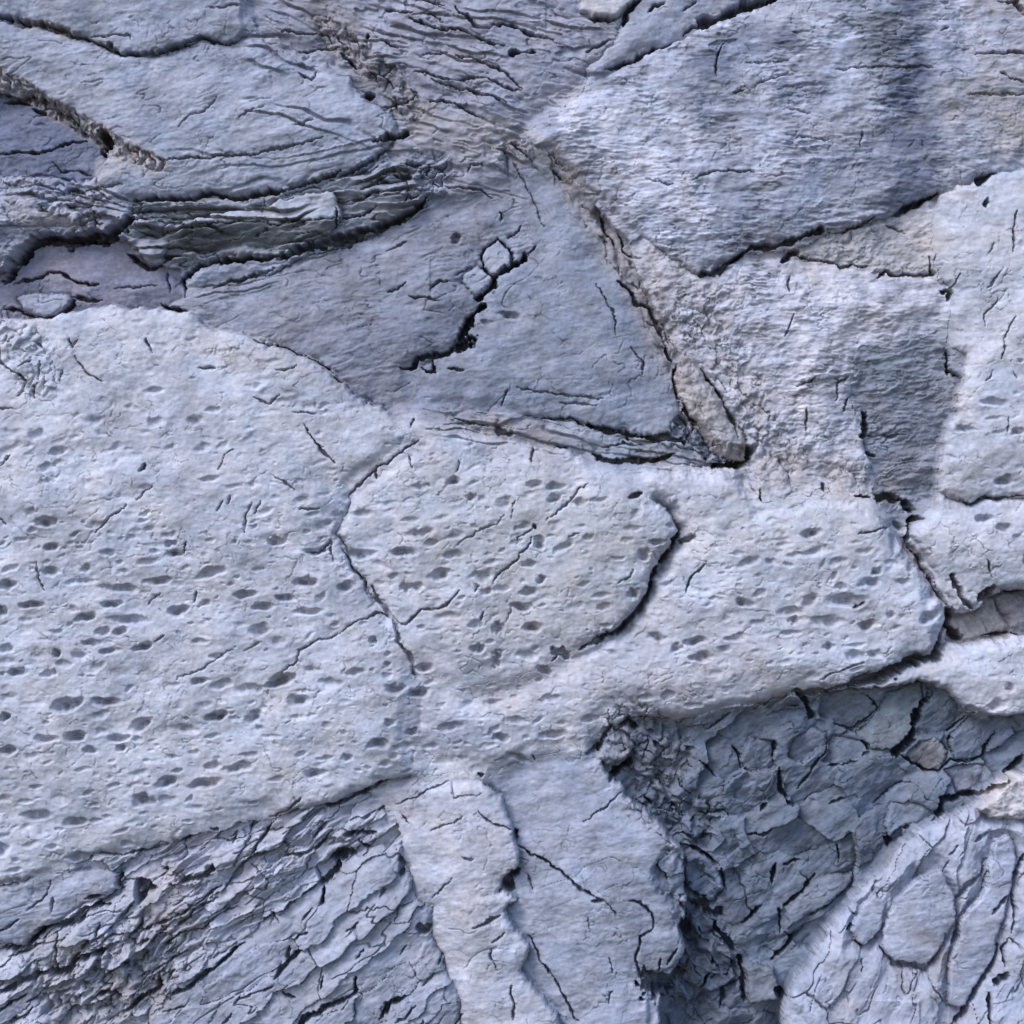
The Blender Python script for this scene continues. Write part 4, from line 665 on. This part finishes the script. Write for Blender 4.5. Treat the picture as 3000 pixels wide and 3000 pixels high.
K(2,2,[([(650,60),(760,50),(860,30),(960,10),(1020,-20)],34,75),([(700,90),(740,200)],28,60),([(150,260),(270,190)],9,24),([(400,160),(440,120),(500,110)],10,26),([(540,340),(520,450)],20,50),([(560,500),(570,610),(600,690),(640,730)],24,55),([(350,500),(340,430),(300,380)],14,36),([(880,240),(990,290),(1070,210),(1120,160),(1070,80)],11,35),([(1390,120),(1350,200),(1310,330),(1220,400)],46,80),([(840,340),(800,430),(740,530),(660,620)],14,40),([(840,490),(940,470),(1010,440)],12,30),([(1040,340),(1080,390)],20,36),([(1540,290),(1620,200)],16,45),([(1530,330),(1560,330)],24,40),([(1260,410),(1330,460),(1420,510),(1490,515),(1540,460),(1650,460),(1700,430),(1740,360),(1800,300)],14,45),([(1480,750),(1490,680),(1560,660),(1700,620),(1780,580),(1850,540),(1932,460)],40,80),([(1200,920),(1160,890)],26,50),([(1110,700),(1230,600),(1310,580)],8,22),([(460,740),(500,690)],18,40),([(910,950),(910,1040)],12,40),([(550,1060),(530,1160)],26,55),([(580,1310),(690,1210),(770,1110)],20,52),([(360,1390),(480,1300)],20,50),([(520,1610),(600,1540),(710,1420)],24,60),([(560,1320),(570,1450)],12,40),([(0,940),(100,970),(220,1060)],18,60),([(230,1070),(250,1200)],14,40),([(130,1300),(220,1350)],60,90),([(200,1400),(330,1560)],28,70),([(350,1600),(370,1830)],28,70),([(0,1380),(30,1440)],54,90),([(120,1780),(180,1700)],22,55),([(230,1900),(260,1790),(340,1740)],18,50),([(560,1770),(590,1800)],42,75),([(940,1380),(960,1365)],28,45),([(960,1460),(1020,1500),(1100,1410),(1110,1390)],16,40),([(1120,1480),(1190,1570),(1370,1600)],18,30),([(1180,1590),(1370,1610)],30,24),([(1380,1600),(1470,1480),(1480,1400)],12,36),([(1530,1250),(1550,1340),(1550,1420),(1510,1500)],16,40),([(1520,1240),(1600,1130),(1680,1080),(1720,1000)],20,24),([(1490,960),(1540,900)],10,20),([(1640,890),(1740,840)],11,22),([(1500,1000),(1470,1070)],6,14),([(1860,1100),(1900,1000),(1932,960)],20,60),([(1850,1400),(1870,1280),(1860,1150)],14,50),([(1720,1300),(1790,1240),(1850,1190)],20,36),([(1800,1600),(1790,1500),(1840,1430)],18,60),([(1770,1690),(1810,1650)],38,80),([(1500,1920),(1600,1840),(1680,1720),(1720,1620),(1770,1480)],22,60),([(1370,1620),(1400,1700),(1500,1830)],8,18),([(1720,1932),(1720,1750)],20,60),([(740,1350),(870,1260)],12,34),([(850,700),(960,660)],12,28),([(60,795),(90,780)],12,28),([(130,760),(240,750),(260,780)],14,32),([(1010,1640),(1010,1560)],8,18),([(600,1060),(680,1030)],16,34),([(380,880),(450,890),(520,850)],14,34),([(1280,840),(1320,825)],12,30),([(620,140),(670,130)],14,30),([(1200,920),(1190,930)],30,50),([(100,460),(200,550)],12,30),([(100,900),(150,880)],26,36),([(1840,1430),(1900,1500)],7,24)])
dep = np.zeros_like(H)
for n_, (pts, wd, dp) in enumerate(CR):
    wn = win(pts, wd * 1.6 + 16)
    px = WX[wn]; py = WY[wn]
    if px.size == 0: continue
    lens = [math.hypot(b[0] - a[0], b[1] - a[1]) for a, b in zip(pts[:-1], pts[1:])]
    tot = sum(lens) + 1e-6; s0 = 0
    d = np.full(px.shape, 1e9, np.float32); tt = np.zeros(px.shape, np.float32)
    for (a, b, L) in zip(pts[:-1], pts[1:], lens):
        ex, ey = b[0] - a[0], b[1] - a[1]
        t = np.clip(((px - a[0]) * ex + (py - a[1]) * ey) / (L * L + 1e-6), 0, 1)
        dd = np.hypot(px - a[0] - t * ex, py - a[1] - t * ey)
        c = dd < d; d = np.where(c, dd, d); tt = np.where(c, s0 + t * L, tt); s0 += L
    closed = math.hypot(pts[0][0] - pts[-1][0], pts[0][1] - pts[-1][1]) < 2
    e = 1.0 if closed else np.clip(np.minimum(tt, tot - tt) / min(tot * .3, 45) + 0.25, 0, 1)
    if wd > 18: e = 1.0
    ww = wd * (0.72 + 0.65 * noise(X[wn], Y[wn], 36, 420 + n_ % 7) + 0.3 * noise(X[wn], Y[wn], 11, 430)) * e
    ww = np.maximum(ww, 1.3)
    core = smooth(ww * .62 + 1.0, ww * .28, d)
    brk = np.clip(1.15 + 0.9 * noise(X[wn], Y[wn], 30, 440 + n_ % 5), 0.25, 1)
    dep[wn] = np.maximum(dep[wn], core * dp * 1.15 * np.minimum(e + .2, 1) * brk + 1.2 * smooth(ww * 2.4 + 3, 0, d))
H -= dep
H = np.maximum(H, -215 + 6 * noise(X, Y, 40, 450))
# fine striations following the grain of each bed
for names_, an_, hh, cc_ in [(('smooth', 'foliated', 'lamtop', 'ledge'), 12, .7, .12), (('streaky', 'mixed', 'ripple', 'gnarly', 'rubble'), 4, 1.4, .17),
                             (('pitted', 'pitfew'), 12, 0.45, .07), (('beds', 'joint', 'blocks', 'facet'), 36, 1.3, .13), (('flakes',), 64, 1.2, .11), (('rough',), -50, 1.5, .12)]:
    m_ = M(*names_)
    if not m_.any(): continue
    st_ = fbm(X[m_], Y[m_], 15, 600 + an_ % 90, 3, .75, an_, 3.2)
    H[m_] += hh * st_
    COL[m_] *= (1 + cc_ * st_ + .7 * cc_ * noise(X[m_], Y[m_], 45, 604, an_ + 8, 2.0))[:, None]
# connected hairline joints, in patches, over everything
for sc_, sd_, an_, st_w, dp_, th_ in ((85, 640, 28, 1.8, 6.0, .035), (46, 650, 24, 1.6, 4.5, .045), (60, 660, -48, 1.7, 5.0, .035)):
    xx = X + .35 * sc_ * noise(X, Y, sc_ * .9, sd_) + .1 * sc_ * noise(X, Y, sc_ * .25, sd_ + 1); yy = Y + .35 * sc_ * noise(X, Y, sc_ * .9, sd_ + 2) + .1 * sc_ * noise(X, Y, sc_ * .25, sd_ + 3)
    F1, F2, hs, ox, oy = worley(xx, yy, sc_, sd_ + 4, an_, st_w)
    mk = smooth(.02, .4, noise(X, Y, 190, sd_ + 5)) * smooth(-.15, .25, noise(X, Y, 40, sd_ + 6))
    H -= dp_ * smooth(th_, 0, F2 - F1) * mk; H += 3.0 * (hs[0] - .5) * smooth(0, .12, F2 - F1) * mk
    COL *= (1 - .12 * smooth(th_ * 1.6, 0, F2 - F1) * mk)[..., None]
# dark mineral specks and pale flecks in patches
pk = smooth(-.3, .5, noise(X, Y, 120, 620, 15, 1.5))
sp = noise(X, Y, 9, 621, 10, 1.7); sp2 = noise(X, Y, 19, 622, 12, 2.2)
COL *= (1 - .22 * pk * smooth(.25, .6, sp) - .20 * pk * smooth(.3, .65, sp2) + .10 * smooth(.3, .7, -sp) + .07 * smooth(.3, .7, -sp2))[..., None]
# gritty grain
H += 0.25 * noise(X, Y, 6, 460) + 0.12 * _rng(5).normal(size=H.shape).astype(np.float32)
COL *= (1 + 0.05 * noise(X, Y, 9, 470) + 0.05 * noise(X, Y, 22, 471) + 0.06 * noise(X, Y, 260, 472))[..., None]
hue = (0.055 * fbm(X, Y, 110, 480, 3))[..., None] * np.array([1.0, 0.1, -0.7], np.float32)
COL *= (1 + hue)
COL *= np.array([0.985, 0.975, 1.075], np.float32)
COL = np.clip(COL, 0.03, 0.62)
print('field', time.time() - t0)

# ------------------------------------------------------------------ rock material
def rock_material(name, bump=0.5, rough=0.88, fine=260.0):
    m = bpy.data.materials.new(name); m.use_nodes = True
    t = m.node_tree; b = t.nodes['Principled BSDF']
    b.inputs['Roughness'].default_value = rough
    b.inputs['Specular IOR Level'].default_value = 0.28
    at = t.nodes.new('ShaderNodeAttribute'); at.attribute_name = 'rock_tint'
    tc = t.nodes.new('ShaderNodeTexCoord')
    n1 = t.nodes.new('ShaderNodeTexNoise'); n1.inputs['Scale'].default_value = 90; n1.inputs['Detail'].default_value = 7; n1.inputs['Roughness'].default_value = .65
    mr = t.nodes.new('ShaderNodeMapRange'); mr.inputs['From Min'].default_value = .3; mr.inputs['From Max'].default_value = .7
    mr.inputs['To Min'].default_value = .9; mr.inputs['To Max'].default_value = 1.09
    mx = t.nodes.new('ShaderNodeVectorMath'); mx.operation = 'SCALE'
    t.links.new(tc.outputs['Object'], n1.inputs['Vector']); t.links.new(n1.outputs['Fac'], mr.inputs['Value'])
    t.links.new(at.outputs['Color'], mx.inputs[0]); t.links.new(mr.outputs[0], mx.inputs['Scale'])
    t.links.new(mx.outputs[0], b.inputs['Base Color'])
    n2 = t.nodes.new('ShaderNodeTexNoise'); n2.inputs['Scale'].default_value = fine; n2.inputs['Detail'].default_value = 5; n2.inputs['Roughness'].default_value = .7
    t.links.new(tc.outputs['Object'], n2.inputs['Vector'])
    bp = t.nodes.new('ShaderNodeBump'); bp.inputs['Strength'].default_value = bump; bp.inputs['Distance'].default_value = 0.003
    t.links.new(n2.outputs['Fac'], bp.inputs['Height']); t.links.new(bp.outputs[0], b.inputs['Normal'])
    return m
MATS = {'pitted': rock_material('pitted_limestone', .22), 'smooth': rock_material('smooth_grey_rock', .2), 'rough': rock_material('broken_rock', .35, .92)}

# ------------------------------------------------------------------ meshes, one per slab
C = scene.collection
def make_mesh(name, verts, faces, cols, mat):
    me = bpy.data.meshes.new(name)
    nv, nf = len(verts), len(faces)
    me.vertices.add(nv); me.vertices.foreach_set('co', verts.astype(np.float32).ravel())
    me.loops.add(nf * 4); me.loops.foreach_set('vertex_index', faces.astype(np.int32).ravel())
    me.polygons.add(nf); me.polygons.foreach_set('loop_start', np.arange(0, nf * 4, 4, dtype=np.int32))
    me.polygons.foreach_set('use_smooth', np.ones(nf, bool))
    me.update(calc_edges=True)
    ca = me.attributes.new('rock_tint', 'FLOAT_COLOR', 'POINT')
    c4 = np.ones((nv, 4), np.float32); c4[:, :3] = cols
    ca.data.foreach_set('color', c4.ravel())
    me.materials.append(mat)
    o = bpy.data.objects.new(name, me); C.objects.link(o)
    return o
NC = NX - 1
cell = lab[:-1, :-1].copy()
idx = np.arange(NX * NX, dtype=np.int32).reshape(NX, NX)
PX = ((X - 1500) / PXMM).ravel(); PZ = ((1500 - Y) / PXMM).ravel(); PY = (-H / PXMM).ravel()
COLF = COL.reshape(-1, 3)
BACK = 0.235
for i, s in enumerate(S):
    m = cell == i
    if m.sum() < 4: print('empty slab', s['label']); continue
    J, I = np.nonzero(m)
    quads = np.stack([idx[J, I], idx[J + 1, I], idx[J + 1, I + 1], idx[J, I + 1]], 1)     # facing the camera
    mp = np.zeros((NC + 2, NC + 2), bool); mp[1:-1, 1:-1] = m
    edges = []
    a = m & ~mp[:-2, 1:-1]; j, k = np.nonzero(a); edges.append(np.stack([idx[j, k + 1], idx[j, k]], 1))
    a = m & ~mp[2:, 1:-1]; j, k = np.nonzero(a); edges.append(np.stack([idx[j + 1, k], idx[j + 1, k + 1]], 1))
    a = m & ~mp[1:-1, :-2]; j, k = np.nonzero(a); edges.append(np.stack([idx[j, k], idx[j + 1, k]], 1))
    a = m & ~mp[1:-1, 2:]; j, k = np.nonzero(a); edges.append(np.stack([idx[j + 1, k + 1], idx[j, k + 1]], 1))
    E = np.concatenate(edges)
    used, inv = np.unique(quads.ravel(), return_inverse=True)
    top = np.stack([PX[used], PY[used], PZ[used]], 1)
    eu, einv = np.unique(E.ravel(), return_inverse=True)
    low = np.stack([PX[eu], np.full(len(eu), BACK), PZ[eu]], 1)
    einv = einv.reshape(E.shape)
    loc = np.searchsorted(used, E)
    nb = len(used)
    skirt = np.stack([loc[:, 1], loc[:, 0], einv[:, 0] + nb, einv[:, 1] + nb], 1)
    V = np.concatenate([top, low]); cc = np.concatenate([COLF[used], COLF[eu]])
    org = np.array([(top[:, 0].min() + top[:, 0].max()) / 2, BACK, top[:, 2].min()])
    F = np.concatenate([inv.reshape(-1, 4), skirt])
    mat = MATS['pitted'] if s['tex'] in ('pitted', 'pitfew') else MATS['smooth'] if s['tex'] in ('smooth', 'foliated', 'joint', 'flakes') else MATS['rough']
    o = make_mesh(s['name'], V - org, F, cc, mat)
    o.location = org
    o['label'] = s['label']; o['category'] = s['cat']; o['kind'] = 'thing'
    if s['group']: o['group'] = s['group']

# the rest of the cliff: one sheet behind the slabs that comes forward round them and goes on well past the frame
g = np.arange(-6500.0, 9501.0, 25.0, dtype=np.float32)
GX, GY = np.meshgrid(g, g)
out = np.maximum(np.maximum(LO + 12 - GX, GX - (HI - 12)), np.maximum(LO + 12 - GY, GY - (HI - 12)))
h = -225 + 228 * smooth(-25, 30, out) + (out > 0) * (30 * noise(GX, GY, 420, 30) + 55 * fbm(GX, GY, 600, 500, 5, .55) * smooth(0, 500, out))
F1, F2, hs, ox, oy = worley(GX, GY, 480, 510, 20, 1.5)
h += smooth(20, 300, out) * (60 * (hs[0] - .5) - 50 * smooth(.08, 0, F2 - F1))
n_ = len(g); ii = np.arange(n_ * n_, dtype=np.int32).reshape(n_, n_)
q = np.stack([ii[:-1, :-1], ii[1:, :-1], ii[1:, 1:], ii[:-1, 1:]], -1).reshape(-1, 4)
V = np.stack([(GX - 1500) / PXMM, -h / PXMM, (1500 - GY) / PXMM], -1).reshape(-1, 3)
cc = np.array(MID, np.float32)[None] * (1 + 0.15 * fbm(GX, GY, 300, 520, 4)).reshape(-1, 1)
o = make_mesh('cliff_face', V, q, cc, MATS['rough']); o['kind'] = 'structure'
print('done', time.time() - t0, len(CR))
